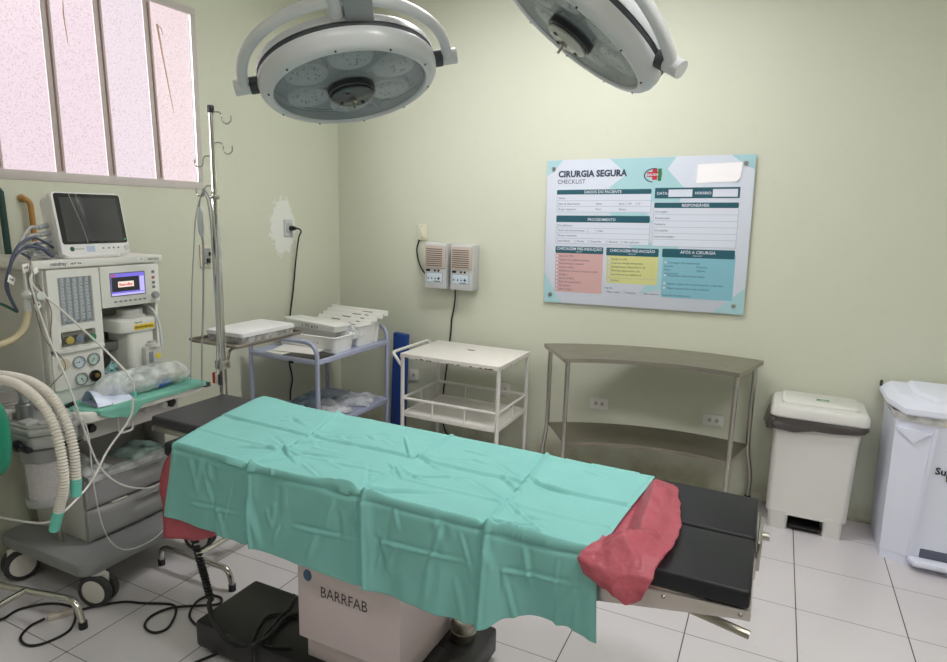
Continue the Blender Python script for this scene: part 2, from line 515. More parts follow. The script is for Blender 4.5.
# ================================================================ OPERATING TABLE
tb = thing('operating_table', (1.85, -2.15, 0), 'operating table with black vinyl pads, stainless column and black foot, under the green drape', 'operating table')
b = B(); box(b, 1.165, 2.05, -2.385, -2.085, .022, .125, .012); box(b, 1.98, 2.155, -2.42, -1.90, .022, .122, .012)
for x, y in ((1.22, -2.34), (1.22, -2.13), (2.1, -2.36), (2.1, -1.96)): cyl(b, (x, y, 0), (x, y, .03), .022, 16)
part('base', b, black_metal, tb)
b = B(); box(b, 1.645, 2.005, -2.335, -1.98, .1, .36, .004); part('lower_column_sleeve', b, cover_steel, tb)
b = B(); box(b, 1.628, 2.025, -2.358, -1.965, .205, .72, .005)
col = part('column_cover', b, cover_steel, tb)
# lettering on the column: B A R R F A B, letters with cut strokes
b = B(); Mx = Matrix.Translation((1.722, -2.3592, .378)) @ Matrix.Rotation(PI / 2, 4, 'X')
text(b, 'BARRFAB', 0, 0, .054, 0, M=Mx, width=.180)
part('lettering', b, mat('lettering_grey', (70, 62, 66), .5), col)
b = B(); lathe(b, [(0, .0012), (.019, .0012), (.019, 0)], Matrix.Translation((1.671, -2.3585, .438)) @ Matrix.Rotation(PI / 2, 4, 'X') @ Matrix.Diagonal((.85, 1.05, 1, 1)), 24)
part('blue_mark', b, mat('faded_blue_mark', (76, 108, 140), .6, var=.25, scale=60), col, label='faded blue oval mark')
b = B(); Mk = Matrix.Translation((2.066, -2.0, .12))
lathe(b, [(.046, 0), (.046, .03), (.042, .032), (.042, .072), (.039, .078), (.010, .078), (.010, .070), (0, .070)], Mk, 48)
for k in range(40):
    a = 2 * PI * k / 40; x, y = 2.066 + .0425 * math.cos(a), -2.0 + .0425 * math.sin(a)
    box(b, -.0016, .0016, -.0012, .0012, .0, .016, M=Matrix.Translation((x, y, .176)) @ Matrix.Rotation(a, 4, 'Z'))
part('knurled_foot_knob', b, steel, tb)
b = B(); lathe(b, [(0, .0), (.0098, .0)], Matrix.Translation((2.066, -2.0, .1905)), 20); part('knob_hole', b, black_plastic, tb)
# top frame and rails
b = B()
box(b, 1.10, 2.64, -2.37, -1.93, .70, .752, .006)
for y in (-2.392, -1.908): box(b, 1.12, 2.60, y - .008, y + .008, .705, .745, .004)
part('top_frame', b, steel, tb)
b = B(); prism(b, [(2.58, .745), (2.966, .760), (2.966, .738), (2.93, .735), (2.58, .675)], 'xz', -2.422, -2.408, bev=.002)
prism(b, [(2.58, .745), (2.966, .760), (2.966, .738), (2.93, .735), (2.58, .675)], 'xz', -1.892, -1.878, bev=.002)
box(b, 2.60, 2.966, -2.41, -1.89, .742, .757, .003); box(b, 2.92, 2.97, -2.17, -2.10, .70, .745, .003)
part('leg_section_frame', b, mat('leg_frame_steel', (196, 188, 184), .35, .7, var=.08), tb)
for x, z in ((2.945, .748), (2.78, .742)):
    b = B(); lathe(b, [(0, .003), (.004, .003), (.0055, 0)], Matrix.Translation((x, -2.422, z)) @ Matrix.Rotation(PI / 2, 4, 'X'), 14); part('bolt', b, old_steel, tb)
b = B(); tube(b, [(2.80, -2.30, .66), (2.97, -2.31, .635)], .011, 10); tube(b, [(2.80, -2.30, .66), (2.74, -2.29, .72)], .008, 8); part('release_lever', b, old_steel, tb)
b = B(); prism(b, [(2.968, .71), (2.978, .71), (2.978, .79), (2.968, .79)], 'xz', -2.14, -1.97, bev=.003)
cyl(b, (2.976, -2.04, .765), (2.996, -2.04, .765), .012, 14); part('end_bracket', b, steel, tb)
for y0, y1 in ((-2.418, -2.158), (-2.148, -1.885)):
    b = B(); box(b, 2.52, 2.962, y0, y1, .760, .806, .009, seg=3); part('leg_pad', b, black_vinyl, tb)
b = B(); box(b, 1.10, 2.515, -2.42, -1.885, .754, .806, .014, seg=3); part('seat_pad', b, black_vinyl, tb)
b = B(); box(b, .838, 1.16, -2.262, -1.905, .772, .812, .010, seg=3); part('head_pad', b, mat('head_pad_vinyl', (52, 52, 58), .38, var=.12, bump=.08, bscale=300), tb)
b = B(); box(b, .845, 1.16, -2.255, -1.912, .748, .771, .004); box(b, .838, .846, -2.262, -1.905, .752, .770, .002); part('head_plate', b, steel, tb)
# coiled hand-control lead hanging from the head end
b = B(); P = []
ax = spline([(1.205, -2.405, .62), (1.215, -2.41, .50), (1.241, -2.41, .399), (1.260, -2.41, .340), (1.283, -2.412, .27)], 12)
turns = 27; n = turns * 12; m_ = len(ax) - 1
for i in range(n + 1):
    s = i / n * m_; k = min(int(s), m_ - 1); c = ax[k].lerp(ax[k + 1], s - k); a = 2 * PI * i / 12
    P.append(c + Vector((math.cos(a) * .0105, math.sin(a) * .0105, 0)))
tube(b, P, .0036, 6)
tube(b, [P[-1], (1.288, -2.422, .25), (1.312, -2.425, .191), (1.360, -2.425, .142), (1.416, -2.422, .128), (1.468, -2.405, .145), (1.475, -2.34, .139), (1.455, -2.231, .137), (1.50, -2.17, .135)], .0085, 8, smooth=6)
tube(b, [(1.6, -2.19, .131), (1.53, -2.179, .131), (1.479, -2.199, .131), (1.415, -2.217, .131), (1.384, -2.255, .131), (1.405, -2.323, .131), (1.438, -2.378, .131), (1.452, -2.396, .108), (1.448, -2.396, .046), (1.44, -2.40, .01)], .0042, 8, smooth=6)
tube(b, [(1.379, -2.10, .130), (1.399, -2.125, .131), (1.421, -2.183, .131), (1.428, -2.231, .131), (1.441, -2.284, .131), (1.454, -2.344, .131), (1.50, -2.37, .131), (1.58, -2.34, .131)], .0042, 8, smooth=6)
part('control_cable', b, black_cord, tb)

# ---------------------------------------------------------------- red plastic sheet
red_film = bpy.data.materials.new('red_plastic_film'); red_film.use_nodes = True
g = NT(red_film); p = g.nt.nodes['Principled BSDF']
tc = g.node('ShaderNodeTexCoord'); nz = g.noise(tc.outputs['Object'], 38, 6)
g.link(g.mix(nz, rgb(214, 112, 128), rgb(224, 132, 146)), p.inputs['Base Color'])
p.inputs['Roughness'].default_value = .3
tr = g.node('ShaderNodeBsdfTranslucent'); tr.inputs[0].default_value = rgb(228, 118, 132)
tp = g.node('ShaderNodeBsdfTransparent'); tp.inputs[0].default_value = rgb(240, 150, 165)
m1 = g.node('ShaderNodeMixShader'); m1.inputs[0].default_value = .3; g.link(p.outputs[0], m1.inputs[1]); g.link(tr.outputs[0], m1.inputs[2])
m2 = g.node('ShaderNodeMixShader'); m2.inputs[0].default_value = .26; g.link(m1.outputs[0], m2.inputs[1]); g.link(tp.outputs[0], m2.inputs[2])
g.link(m2.outputs[0], g.nt.nodes['Material Output'].inputs[0])
bp = g.node('ShaderNodeBump'); bp.inputs['Strength'].default_value = .8; bp.inputs['Distance'].default_value = .01
g.link(nz, bp.inputs['Height']); g.link(bp.outputs[0], p.inputs['Normal'])

def nz3(x, y, z=0, s=1): return noise.noise(Vector((x * s, y * s, z)))
def lerp(a, b, t): return a + (b - a) * t
def interp(xs, ys, x):
    if x <= xs[0]: return ys[0]
    for i in range(len(xs) - 1):
        if x <= xs[i + 1]:
            t = (x - xs[i]) / (xs[i + 1] - xs[i]); t = t * t * (3 - 2 * t)
            return ys[i] + (ys[i + 1] - ys[i]) * t
    return ys[-1]
b = B()
def red_main(u, v):
    X = lerp(1.085, 2.50, u)
    depth = interp([1.085, 1.2, 1.42, 1.6, 2.6], [.355, .335, .262, .17, .08], X)
    if v < .4:
        t = v / .4; y = lerp(-1.90, -2.424, t); z = .8085
        X = lerp(lerp(1.10, 1.165, t ** 2), 2.50, u)
    else:
        t = (v - .4) / .6; y = -2.422 + .004 * nz3(X * 6, t * 3, 2) - .0035 * t; z = .806 - depth * t
        X += .085 * (1 - u) ** 8 * max(0, 1 - t / .55) ** 2
        if u < .14: X -= .012 * math.sin(PI * min(1, t * 1.6)) * (1 - u / .14) + .010 * nz3(t * 5, 0, 7) * (1 - u / .14)
    return Vector((X, y, z))
grid(b, 60, 40, red_main)
# crumpled end that bunches up over the leg pads and folds over the drape's corner
rows = [(-1.918, 2.610, 2.725, .812), (-1.95, 2.612, 2.738, .820), (-2.05, 2.605, 2.758, .822), (-2.19, 2.600, 2.782, .824), (-2.29, 2.605, 2.786, .826), (-2.37, 2.628, 2.778, .830), (-2.425, 2.606, 2.768, .832), (-2.462, 2.582, 2.757, .806), (-2.474, 2.604, 2.746, .778), (-2.474, 2.648, 2.738, .755), (-2.472, 2.690, 2.722, .740)]
def red_end(u, v):
    s = v * (len(rows) - 1); i = min(int(s), len(rows) - 2); t = s - i
    y, xa, xb, z = [lerp(rows[i][k], rows[i + 1][k], t) for k in range(4)]
    x = lerp(xa, xb, u)
    cr = abs(nz3(x * 8 + 3, y * 10, 1)) * .016 + (1 - abs(nz3(x * 13, y * 13, 5))) ** 10 * .013 + abs(nz3(x * 30, y * 26, 7)) * .004
    edge = min(1, 4 * (1 - u)) 
    lift = .024 * math.sin(PI * u) ** 1.5
    top_ = max(0, min(1, (u - .30) / .22)) if y > -2.36 else 1
    bk = min(1, .12 + max(0, -1.915 - y) / .14); cr *= top_ * bk; lift *= top_ * bk; z = lerp(.8125, z, top_)
    if y > -2.455: z = z - .004 + (cr + lift) * (.35 + .65 * edge)
    else: y -= (cr * .6 + lift * .7) * min(1, 6 * u); z += .004 * nz3(x * 20, z * 20)
    x += .006 * nz3(y * 22, u * 3, 9) * u
    return Vector((x, y, z))
grid(b, 34, 70, red_end)
rs = solo('plastic_sheet', b, red_film, 'translucent red plastic sheet under the green drape, hanging out at both ends of the table', 'plastic sheet', origin=(1.9, -2.15, .808), angle=80)
md = rs.modifiers.new('thickness', 'SOLIDIFY'); md.thickness = .0008

# ---------------------------------------------------------------- green drape
def crease(d, w): return math.exp(-(d / w) ** 2)
XS = (1.535, 1.958, 2.335)
random.seed(12)
SEG = []
for k in range(34):                           # crisp creases running out of the ironed folds
    xc = random.choice(XS); a0 = random.choice((.245, .40, .53, random.uniform(.02, .5)))
    an = random.choice((-1, 1)) * random.uniform(.15, 1.1); L_ = random.uniform(.08, .26); s_ = random.choice((-1, 1))
    x0 = xc + random.uniform(-.04, .04); SEG.append((x0, a0, x0 + s_ * L_ * math.cos(an), min(.53, max(.0, a0 + L_ * math.sin(an) * .8)), random.uniform(.003, .007) * random.choice((1, 1, -1)), random.uniform(.004, .008)))
for k in range(26):                           # loose wrinkles on the flat
    x0, a0 = random.uniform(1.1, 2.6), random.uniform(.03, .5); an = random.uniform(-.6, .6); L_ = random.uniform(.05, .16)
    SEG.append((x0, a0, x0 + L_ * math.cos(an), a0 + L_ * math.sin(an), random.uniform(.0015, .004) * random.choice((1, -1)), random.uniform(.004, .009)))
for k in range(40):                           # hanging side: steep streaks
    x0, a0 = random.uniform(1.16, 2.6), random.uniform(.53, .70); L_ = random.uniform(.06, .2); sl = random.uniform(-.45, .45)
    SEG.append((x0, a0, x0 + L_ * sl, a0 + L_, random.uniform(.002, .005) * random.choice((1, 1, -1)), random.uniform(.004, .012)))
for x0, x1, a0 in ((1.70, 1.93, .69), (1.25, 1.50, .72), (2.0, 2.3, .66), (2.38, 2.6, .64)):
    SEG.append((x0, a0, x1, a0 - .015, .004, .005))
def wrinkles(X, a):
    d = 0
    for x0, a0, x1, a1, h, w in SEG:
        if X < min(x0, x1) - .03 or X > max(x0, x1) + .03 or a < min(a0, a1) - .03 or a > max(a0, a1) + .03: continue
        dx, da = x1 - x0, a1 - a0; l2 = dx * dx + da * da
        t = ((X - x0) * dx + (a - a0) * da) / l2
        if t < -.05 or t > 1.05: continue
        q = ((X - x0) * da - (a - a0) * dx) / math.sqrt(l2)
        tp = max(0, min(1, t * 5 + .25)) * max(0, min(1, (1.05 - t) * 2))
        d += h * tp * (math.exp(-(q / w) ** 2) - .55 * math.exp(-((q - 1.9 * w) / (1.3 * w)) ** 2))
    return d
def drape(u, v):
    # v: 0 back hem .. front hem; arc length pieces
    Lb, Lt = .10, .54
    xm = lerp(1.1, 2.64, u)
    zh = interp([1.12, 1.4, 1.705, 1.92, 2.2, 2.335, 2.40, 2.46, 2.56, 2.64], [.560, .556, .548, .540, .537, .546, .585, .599, .604, .590], xm)
    Lf = .815 - zh
    s = v * (Lb + Lt + Lf)
    back = interp([1.0, 1.25, 2.7], [-1.862, -1.895, -1.905], xm)
    front = interp([1.1, 1.25, 2.0, 2.5, 2.64], [-2.436, -2.440, -2.442, -2.438, -2.434], xm)
    if s < Lb: t = s / Lb; x0, x1 = 1.035, 2.662
    if s < Lb:
        X = lerp(x0, x1, u); y = back + .012 - .004 * (1 - t); z = .815 - (Lb - s); ny, nzv = 1, 0
    elif s < Lb + Lt:
        t = (s - Lb) / Lt; X = lerp(lerp(1.035, 1.170, t ** 1.5), lerp(2.664, 2.622, t), u)
        y = lerp(back, front, t); z = .815; ny, nzv = 0, 1
        e = .02
        dd = min(t, 1 - t) * Lt
        if dd < e: z -= (e - math.sqrt(max(0, e * e - (e - dd) ** 2))) * .45
    else:
        t = (s - Lb - Lt) / Lf
        X = lerp(lerp(1.170, 1.124, t), lerp(2.622, 2.637, t), u); y = front - .004 * t; z = .806 - (s - Lb - Lt); ny, nzv = -1, 0
        y -= (.014 * t * nz3(X * 5, .3, 3) + .010 * t * nz3(X * 13, t, 4))
        y -= .028 * t * crease(X - 2.345, .06) - .030 * t * t * crease(X - 2.47, .10)
    d = 0.0
    a = s - Lb                                   # distance from the back edge along the cloth
    for i, xc in enumerate(XS):
        off = xc + (.012, .006, -.004)[i] * math.sin(a * 7 + i) - max(0, .30 - a) * (.30, .03, .06)[i]
        q = X - off
        k = .75 + .5 * nz3(a * 6, i * 3.1, 5)
        d += .0155 * k * crease(q, .007) + .005 * crease(q - .015, .018) - .011 * k * crease(q + .018, .009)
    for ac, h in ((.245, .0050), (.532, .0065), (.40, .0022)):
        qq = a - ac - .012 * nz3(X * 3, 1.7 + ac)
        d += 1.4 * h * crease(qq, .006) - h * crease(qq - .014, .007)
    d += .0055 * nz3(X * 3.4, a * 4, 1) + .0022 * nz3(X * 10 + a * 5, a * 10 - X * 3, 6)
    d += 1.45 * wrinkles(X, a) + .0012 * nz3(X * 22, a * 18 + X * 6, 71)
    if ny == 0: 
        d = d * .9 + .012 * crease(math.hypot(X - 1.12, y + 1.93), .12) + .005
    if ny == -1: d = d * .9 + .002
    if u < .01 or u > .99: d *= .35
    X += .003 * nz3(a * 5, u * 2, 61)
    if ny == 1: d *= .3
    return Vector((X, y + ny * d, z + nzv * d))
b = B(); grid(b, 400, 240, drape)
drape_mat = mat('green_drape_cotton', (134, 194, 189), .85, var=.05, scale=10, bump=.12, bscale=700, spec=.15)
dr = solo('surgical_drape', b, drape_mat, 'creased green cotton drape spread over the operating table', 'drape', origin=(1.85, -2.15, .815), angle=80, recalc=True)
md = dr.modifiers.new('thickness', 'SOLIDIFY'); md.thickness = .0012; md.offset = 1

# ================================================================ CURVED STEEL TABLE
ct = thing('curved_instrument_table', (2.45, -.30, 0), 'stainless steel curved instrument table with two shelves under the wall sign', 'table')
CC = Vector((2.57, -1.476)); A0, A1 = math.radians(125.2), math.radians(75.9)
def arc(r, a): return (CC.x + r * math.cos(a), CC.y + r * math.sin(a))
def sector(bm, r0, r1, a0, a1, z0, z1, n=26):
    pts = [arc(r0, lerp(a0, a1, i / n)) for i in range(n + 1)] + [arc(r1, lerp(a1, a0, i / n)) for i in range(n + 1)]
    prism(bm, pts, 'xy', z0, z1)
b = B(); sector(b, 1.055, 1.462, A0, A1, .846, .850); sector(b, 1.055, 1.058, A0, A1, .828, .846); sector(b, 1.459, 1.462, A0, A1, .828, .846)
for a in (A0, A1):
    q0, q1 = arc(1.055, a), arc(1.462, a); dx = .004 if a == A0 else -.004
    prism(b, [q0, q1, (q1[0] + dx, q1[1]), (q0[0] + dx, q0[1])], 'xy', .828, .846)
part('tabletop', b, old_steel, ct)
a0, a1 = A0 - .022, A1 + .020
b = B(); sector(b, 1.085, 1.43, a0, a1, .362, .366); sector(b, 1.085, 1.088, a0, a1, .346, .362); sector(b, 1.427, 1.43, a0, a1, .346, .362)
part('lower_shelf', b, mat('shelf_steel', (140, 134, 122), .42, .85, var=.2, scale=10), ct)
def pt(r, a, z): q = arc(r, a); return Vector((q[0], q[1], z))
for (r, a, kk) in ((1.085, A0 - .025, 0), (1.085, A1 + .02, 0), (1.43, A0 - .022, 1), (1.43, A1 + .022, -1)):
    b = B()
    top = pt(r, a, .830)
    if kk == 0: path = [top, Vector((top.x, top.y, .02))]
    else:
        e = pt(1.43, a0 if kk == 1 else a1, .36); e.z = .36
        path = fillet([top, Vector((top.x * .5 + e.x * .5, top.y * .5 + e.y * .5, .55)), Vector((e.x, e.y, .34)), Vector((e.x - .034 * kk, e.y + .03, .17)), Vector((e.x - .03 * kk, e.y + .03, .02))], .12, 6)
        path = [Vector((q.x, min(q.y, -.03), q.z)) for q in path]
    tube(b, path, .0125, 12)
    lg = part('leg', b, steel, ct)
    b = B(); q = path[-1]; cyl(b, (q.x, q.y, 0), (q.x, q.y, .055), .0165, 14); part('rubber_foot', b, black_plastic, lg)

# ================================================================ WHITE TROLLEY
wt = thing('white_trolley', (1.22, -.34, 0), 'chipped white enamel trolley with push handle and a railed lower shelf', 'trolley')
X0, X1, Y0, Y1 = .913, 1.560, -.572, -.11
b = B(); box(b, X0 - .012, X1 + .012, Y0 - .012, Y1 + .012, .736, .748, .003); box(b, X0 - .012, X1 + .012, Y0 - .012, Y0 - .008, .722, .738)
box(b, X1 + .008, X1 + .012, Y0 - .012, Y1 + .012, .722, .738); box(b, X0 - .012, X0 - .008, Y0 - .012, Y1 + .012, .722, .738)
top = part('tabletop', b, chip_paint, wt)
b = B(); random.seed(4)
for i in range(26):
    x = random.uniform(X0, X1); w = random.uniform(.004, .016); prism(b, [(x - w, .7215), (x + w, .7215), (x + w * .4, .7215 + w * .5), (x - w * .6, .7215 + w * .4)], 'xz', Y0 - .0128, Y0 - .011)
for i in range(12):
    y = random.uniform(Y0, Y1); w = random.uniform(.004, .012); prism(b, [(y - w, .7215), (y + w, .7215), (y + w * .4, .7215 + w * .5)], 'yz', X1 + .0122, X1 + .0128)
lathe(b, [(0, .0006), (.022, .0006), (.022, 0)], Matrix.Translation((1.235, -.27, .748)) @ Matrix.Diagonal((1.3, .6, 1, 1)), 14)
part('chipped_paint', b, rust, top)['kind'] = 'stuff'
for x, y in ((X0, Y0), (X1, Y0), (X0, Y1), (X1, Y1)):
    b = B(); tube(b, [(x, y, .735), (x, y, .075)], .0125, 12); lg = part('leg', b, white_paint, wt)
    b = B(); cyl(b, (x, y, .055), (x, y, .078), .016, 12); box(b, x - .012, x + .012, y - .006, y + .030, .035, .060, .003)
    part('caster_fork', b, rust, lg)
    b = B(); cyl(b, (x - .009, y + .015, .024), (x + .009, y + .015, .024), .024, 20); part('caster_wheel', b, dark_rubber, lg)
b = B(); box(b, X0 + .008, X1 - .008, Y0 + .008, Y1 - .008, .352, .360, .002); box(b, X0, X1, Y0 - .004, Y0 + .004, .345, .372, .001); box(b, X0, X1, Y1 - .004, Y1 + .004, .345, .372, .001)
box(b, X0 - .004, X0 + .004, Y0, Y1, .345, .372, .001); box(b, X1 - .004, X1 + .004, Y0, Y1, .345, .372, .001)
part('lower_shelf', b, chip_paint, wt)
b = B(); zr = .462
for p0, p1 in (((X0, Y0), (X1, Y0)), ((X1, Y0), (X1, Y1)), ((X1, Y1), (X0, Y1)), ((X0, Y1), (X0, Y0))):
    tube(b, [(*p0, zr), (*p1, zr)], .0085, 10)
    for f in ((.33, .67) if abs(p0[0] - p1[0]) > .1 else (.5,)):
        x, y = lerp(p0[0], p1[0], f), lerp(p0[1], p1[1], f); tube(b, [(x, y, zr), (x, y, .36)], .0065, 8)
part('guard_rail', b, white_paint, wt)
b = B(); tube(b, fillet([(X0, Y0 + .004, .655), (X0 - .080, Y0 + .01, .742), (X0 - .080, Y1 - .01, .742), (X0, Y1 - .004, .655)], .022, 4), .010, 10)
part('push_handle', b, white_paint, wt)

b = B(); Mb = Matrix.Translation((.565, -.075, 0)) @ Matrix.Rotation(math.radians(4.5), 4, 'Y') @ Matrix.Rotation(math.radians(4), 4, 'X')
box(b, -.056, .056, -.022, .022, .003, .775, .008, M=Mb)
solo('padded_board', b, mat('royal_blue_vinyl', (30, 66, 142), .45, var=.12, scale=10, bump=.1, bscale=200), 'long blue padded board leaning upright against the wall beside the white trolley', 'board', origin=(.55, -.075, 0))

# ================================================================ BLUE CART
bc = thing('utility_cart', (.34, -.635, 0), 'pale blue tubular two-shelf cart in the room corner, loaded with white bins', 'cart')
X0, X1, Y0, Y1 = .085, .598, -.995, -.268
for y, nm in ((Y0, 0), (Y1, 1)):
    b = B(); tube(b, fillet([(X0, y, .07), (X0, y, .845), (X1, y, .845), (X1, y, .07)], .10 if nm == 0 else .10, 8), .0135, 12)
    fr = part('end_frame', b, cart_blue, bc)
    for x in (X0, X1):
        b = B(); cyl(b, (x - .01, y, .03), (x + .01, y, .03), .03, 18); box(b, x - .014, x + .014, y - .012, y + .012, .035, .075, .003); part('caster', b, dark_rubber, fr)
for z, nm in ((.742, 'top_shelf'), (.332, 'lower_shelf')):
    b = B(); box(b, X0, X1, Y0, Y1, z - .012, z - .004)
    for x in (X0, X1): box(b, x - .012, x + .012, Y0, Y1, z - .026, z + .002, .004)
    for y in (Y0, Y1): box(b, X0, X1, y - .012, y + .012, z - .026, z + .002, .004)
    part(nm, b, cart_blue, bc)
b = B(); box(b, .40, .43, -1.012, -1.004, .708, .722, .002); part('rubber_plug', b, black_plastic, bc)

b = B(); box(b, .33, .575, -.985, -.80, .7385, .746, .002); solo('clipboard', b, mat('dark_brown_board', (62, 56, 50), .4, var=.1), 'thin dark clipboard lying on the near end of the blue cart', 'clipboard', origin=(.45, -.89, .74))
b = B(); Mp = Matrix.Translation((.34, -.835, .752)) @ Matrix.Rotation(.12, 4, 'Z') @ Matrix.Rotation(.08, 4, 'X')
box(b, -.16, .14, -.075, .06, 0, .0015, M=Mp); solo('paper_sheet', b, paper, 'sheet of white paper lying over the dark clipboard on the blue cart', 'paper', origin=(.34, -.835, .752))
b = B(); Mp = Matrix.Translation((.255, -.925, .7405)) @ Matrix.Rotation(-.2, 4, 'Z'); box(b, -.08, .07, -.05, .05, 0, .0015, M=Mp)
solo('paper_sheet', b, paper, 'small white paper at the near edge of the blue cart, left of the clipboard', 'paper', origin=(.255, -.925, .74))

def open_bin(bm, x0, x1, y0, y1, z0, z1, tp=.012, wall=.003, rim=.008, foot=0):
    """tapered open tray with a rolled rim"""
    def ring(e, z): return [(x0 - e, y0 - e, z), (x1 + e, y0 - e, z), (x1 + e, y1 + e, z), (x0 - e, y1 + e, z)]
    prof = [(-.02 - tp + .02, z0), (0, z1 - .012), (rim * .6, z1 - .012), (rim, z1 - .004), (rim * .4, z1), (-wall, z1 - .002), (-tp - wall, z0 + wall)]
    prof[0] = (-tp, z0)
    rings = []
    for e, z in prof:
        pts = rrect(x0 - e, y0 - e, x1 + e, y1 + e, .022, 4)
        rings.append([bm.verts.new((x, y, z)) for x, y in pts])
    n = len(rings[0])
    for a_, b_ in zip(rings[:-1], rings[1:]):
        for j in range(n): bm.faces.new((a_[j], a_[(j + 1) % n], b_[(j + 1) % n], b_[j]))
    bm.faces.new(rings[0][::-1]); bm.faces.new(rings[-1])
bin_white = mat('bin_white_plastic', (242, 242, 240), .35, var=.03)
t = thing('storage_bin', (.35, -.69, .74), 'low white plastic bin under a flat box, middle of the blue cart', 'bin', 'white bins on the blue cart')
b = B(); open_bin(b, .115, .568, -.795, -.590, .739, .842); part('body', b, bin_white, t, recalc=True)
b = B(); Ml = Matrix.Translation((.3315, -.796, .80)) @ Matrix.Rotation(PI / 2, 4, 'X')
text(b, 'mms', .165, -.045, .022, .001, M=Ml, width=.04); text(b, 'c', .10, -.01, .03, .001, M=Ml)
part('lettering', b, ink, t)
b = B(); box(b, .03, .20, -.05, .02, -.002, .004); bmesh.ops.delete(b, geom=list(b.verts), context='VERTS')
Mt = Matrix.Translation((.316, -.655, .862)) @ Matrix.Rotation(math.radians(3), 4, 'Y') @ Matrix.Rotation(math.radians(-3), 4, 'X')
t2 = thing('storage_box', (.316, -.655, .845), 'flat white lidded box laid across the top of the low white bin', 'box')
b = B(); prism(b, rrect(-.20, -.075, .195, .085, .012), 'xy', 0, .042, bev=.004, M=Mt); prism(b, rrect(-.207, -.082, .202, .092, .014), 'xy', .03, .044, bev=.003, M=Mt); part('body', b, bin_white, t2)
b = B(); text(b, 'e 02 #10', -.055, .008, .026, 0, M=Mt @ Matrix.Translation((0, -.0835, 0)) @ Matrix.Rotation(PI / 2, 4, 'X'), width=.13); part('lettering', b, ink, t2)
t = thing('storage_bin', (.35, -.44, .74), 'taller white plastic bin filled with leaning white packs, far end of the blue cart', 'bin', 'white bins on the blue cart')
b = B(); open_bin(b, .125, .572, -.548, -.335, .739, .880, tp=.016); part('body', b, bin_white, t, recalc=True)
random.seed(7)
pos = ('front', 'second', 'third', 'fourth', 'rearmost')
for i in range(5):
    y = -.515 + i * .040; h = .150 + .016 * i
    Mq = Matrix.Translation((.352 + .010 * i, y, .745)) @ Matrix.Rotation(math.radians(-24 + 3.5 * i), 4, 'X') @ Matrix.Rotation(math.radians(.8), 4, 'Y')
    b = B(); box(b, -.185, .182, -.006, .006, 0, h - .036, .003, M=Mq); box(b, -.215, .208 + .008 * i, -.012, .010, h - .036, h, .003, M=Mq)
    t3 = thing('document_pack', (.352, y, .745), pos[i] + ' of five flat white packs standing in the taller white bin', 'pack', 'white packs in the taller bin'); part('sleeve', b, mat('pack_white', (236, 235, 230), .5, var=.03), t3)
    b = B(); Mx2 = Mq @ Matrix.Translation((0, -.0125, 0)) @ Matrix.Rotation(PI / 2, 4, 'X')
    flat(b, [(-.15 + .05 * i, h - .026), (-.08 + .05 * i, h - .026), (-.08 + .05 * i, h - .019), (-.15 + .05 * i, h - .019)], .0006, M=Mx2); flat(b, [(.10, h - .024), (.13, h - .024), (.13, h - .018), (.10, h - .018)], .0006, M=Mx2)
    part('printed_mark', b, mat('pack_print', (96, 100, 108), .6), t3)

def crumple(name, c, sx, sy, h, label, cat, m, seed, group=None, rot=0, flatk=.35):
    """loose crumpled pouch lying at c"""
    b = B(); Mr = Matrix.Rotation(rot, 4, 'Z')
    def top(u, v):
        x, y = (u - .5), (v - .5)
        e = max(0, 1 - (2 * abs(x)) ** 4) * max(0, 1 - (2 * abs(y)) ** 4)
        z = h * (flatk + (1 - flatk) * abs(noise.noise(Vector((u * 2.6 + seed, v * 2.6, seed))) * 1.6 + .35)) * e ** .6 + .10 * h * abs(noise.noise(Vector((u * 8, v * 8 + seed, 2)))) * e
        q = Mr @ Vector((x * sx * (1 + .10 * noise.noise(Vector((v * 4, seed, 0)))), y * sy * (1 + .1 * noise.noise(Vector((u * 4, seed, 3)))), 0))
        return Vector((c[0] + q.x, c[1] + q.y, c[2] + z + .0012))
    grid(b, 32, 32, top)
    def bot(u, v): q = top(u, v); return Vector((q.x, q.y, c[2] + .0004))
    grid(b, 32, 32, bot)
    bmesh.ops.remove_doubles(b, verts=b.verts, dist=.0008)
    return solo(name, b, m, label, cat, group, origin=c, angle=70, recalc=True)
crumple('plastic_wrap', (.50, -.555, .80), .13, .16, .085, 'crinkled clear wrap stuffed between the white bins on the blue cart', 'plastic wrap', film, 3)
pack_film = clear_mat('pouch_film', (214, 216, 222), .35, .18, bump=.4, bscale=14)
crumple('sterile_pouch', (.45, -.42, .3345), .25, .26, .055, 'white and clear pouch on the lower shelf of the blue cart, nearest the room corner', 'pouch', clear_mat('pouch_white', (214, 217, 224), .35, .25, bump=.4, bscale=14), 11, 'pouches on the lower cart shelf', .3)
crumple('sterile_pouch', (.43, -.67, .3345), .26, .22, .05, 'clear crumpled pouch in the middle of the lower shelf of the blue cart', 'pouch', pack_film, 5, 'pouches on the lower cart shelf', -.4)
crumple('sterile_pouch', (.22, -.58, .3345), .20, .30, .06, 'bluish pouch against the wall side of the lower shelf of the blue cart', 'pouch', clear_mat('pouch_blue', (150, 170, 190), .2, .3, bump=.4, bscale=14), 8, 'pouches on the lower cart shelf', .1)
crumple('sterile_pouch', (.32, -.88, .3345), .22, .18, .06, 'pale pouch at the near end of the lower shelf of the blue cart', 'pouch', clear_mat('pouch_grey', (196, 200, 204), .2, .3, bump=.4, bscale=14), 14, 'pouches on the lower cart shelf', .5)

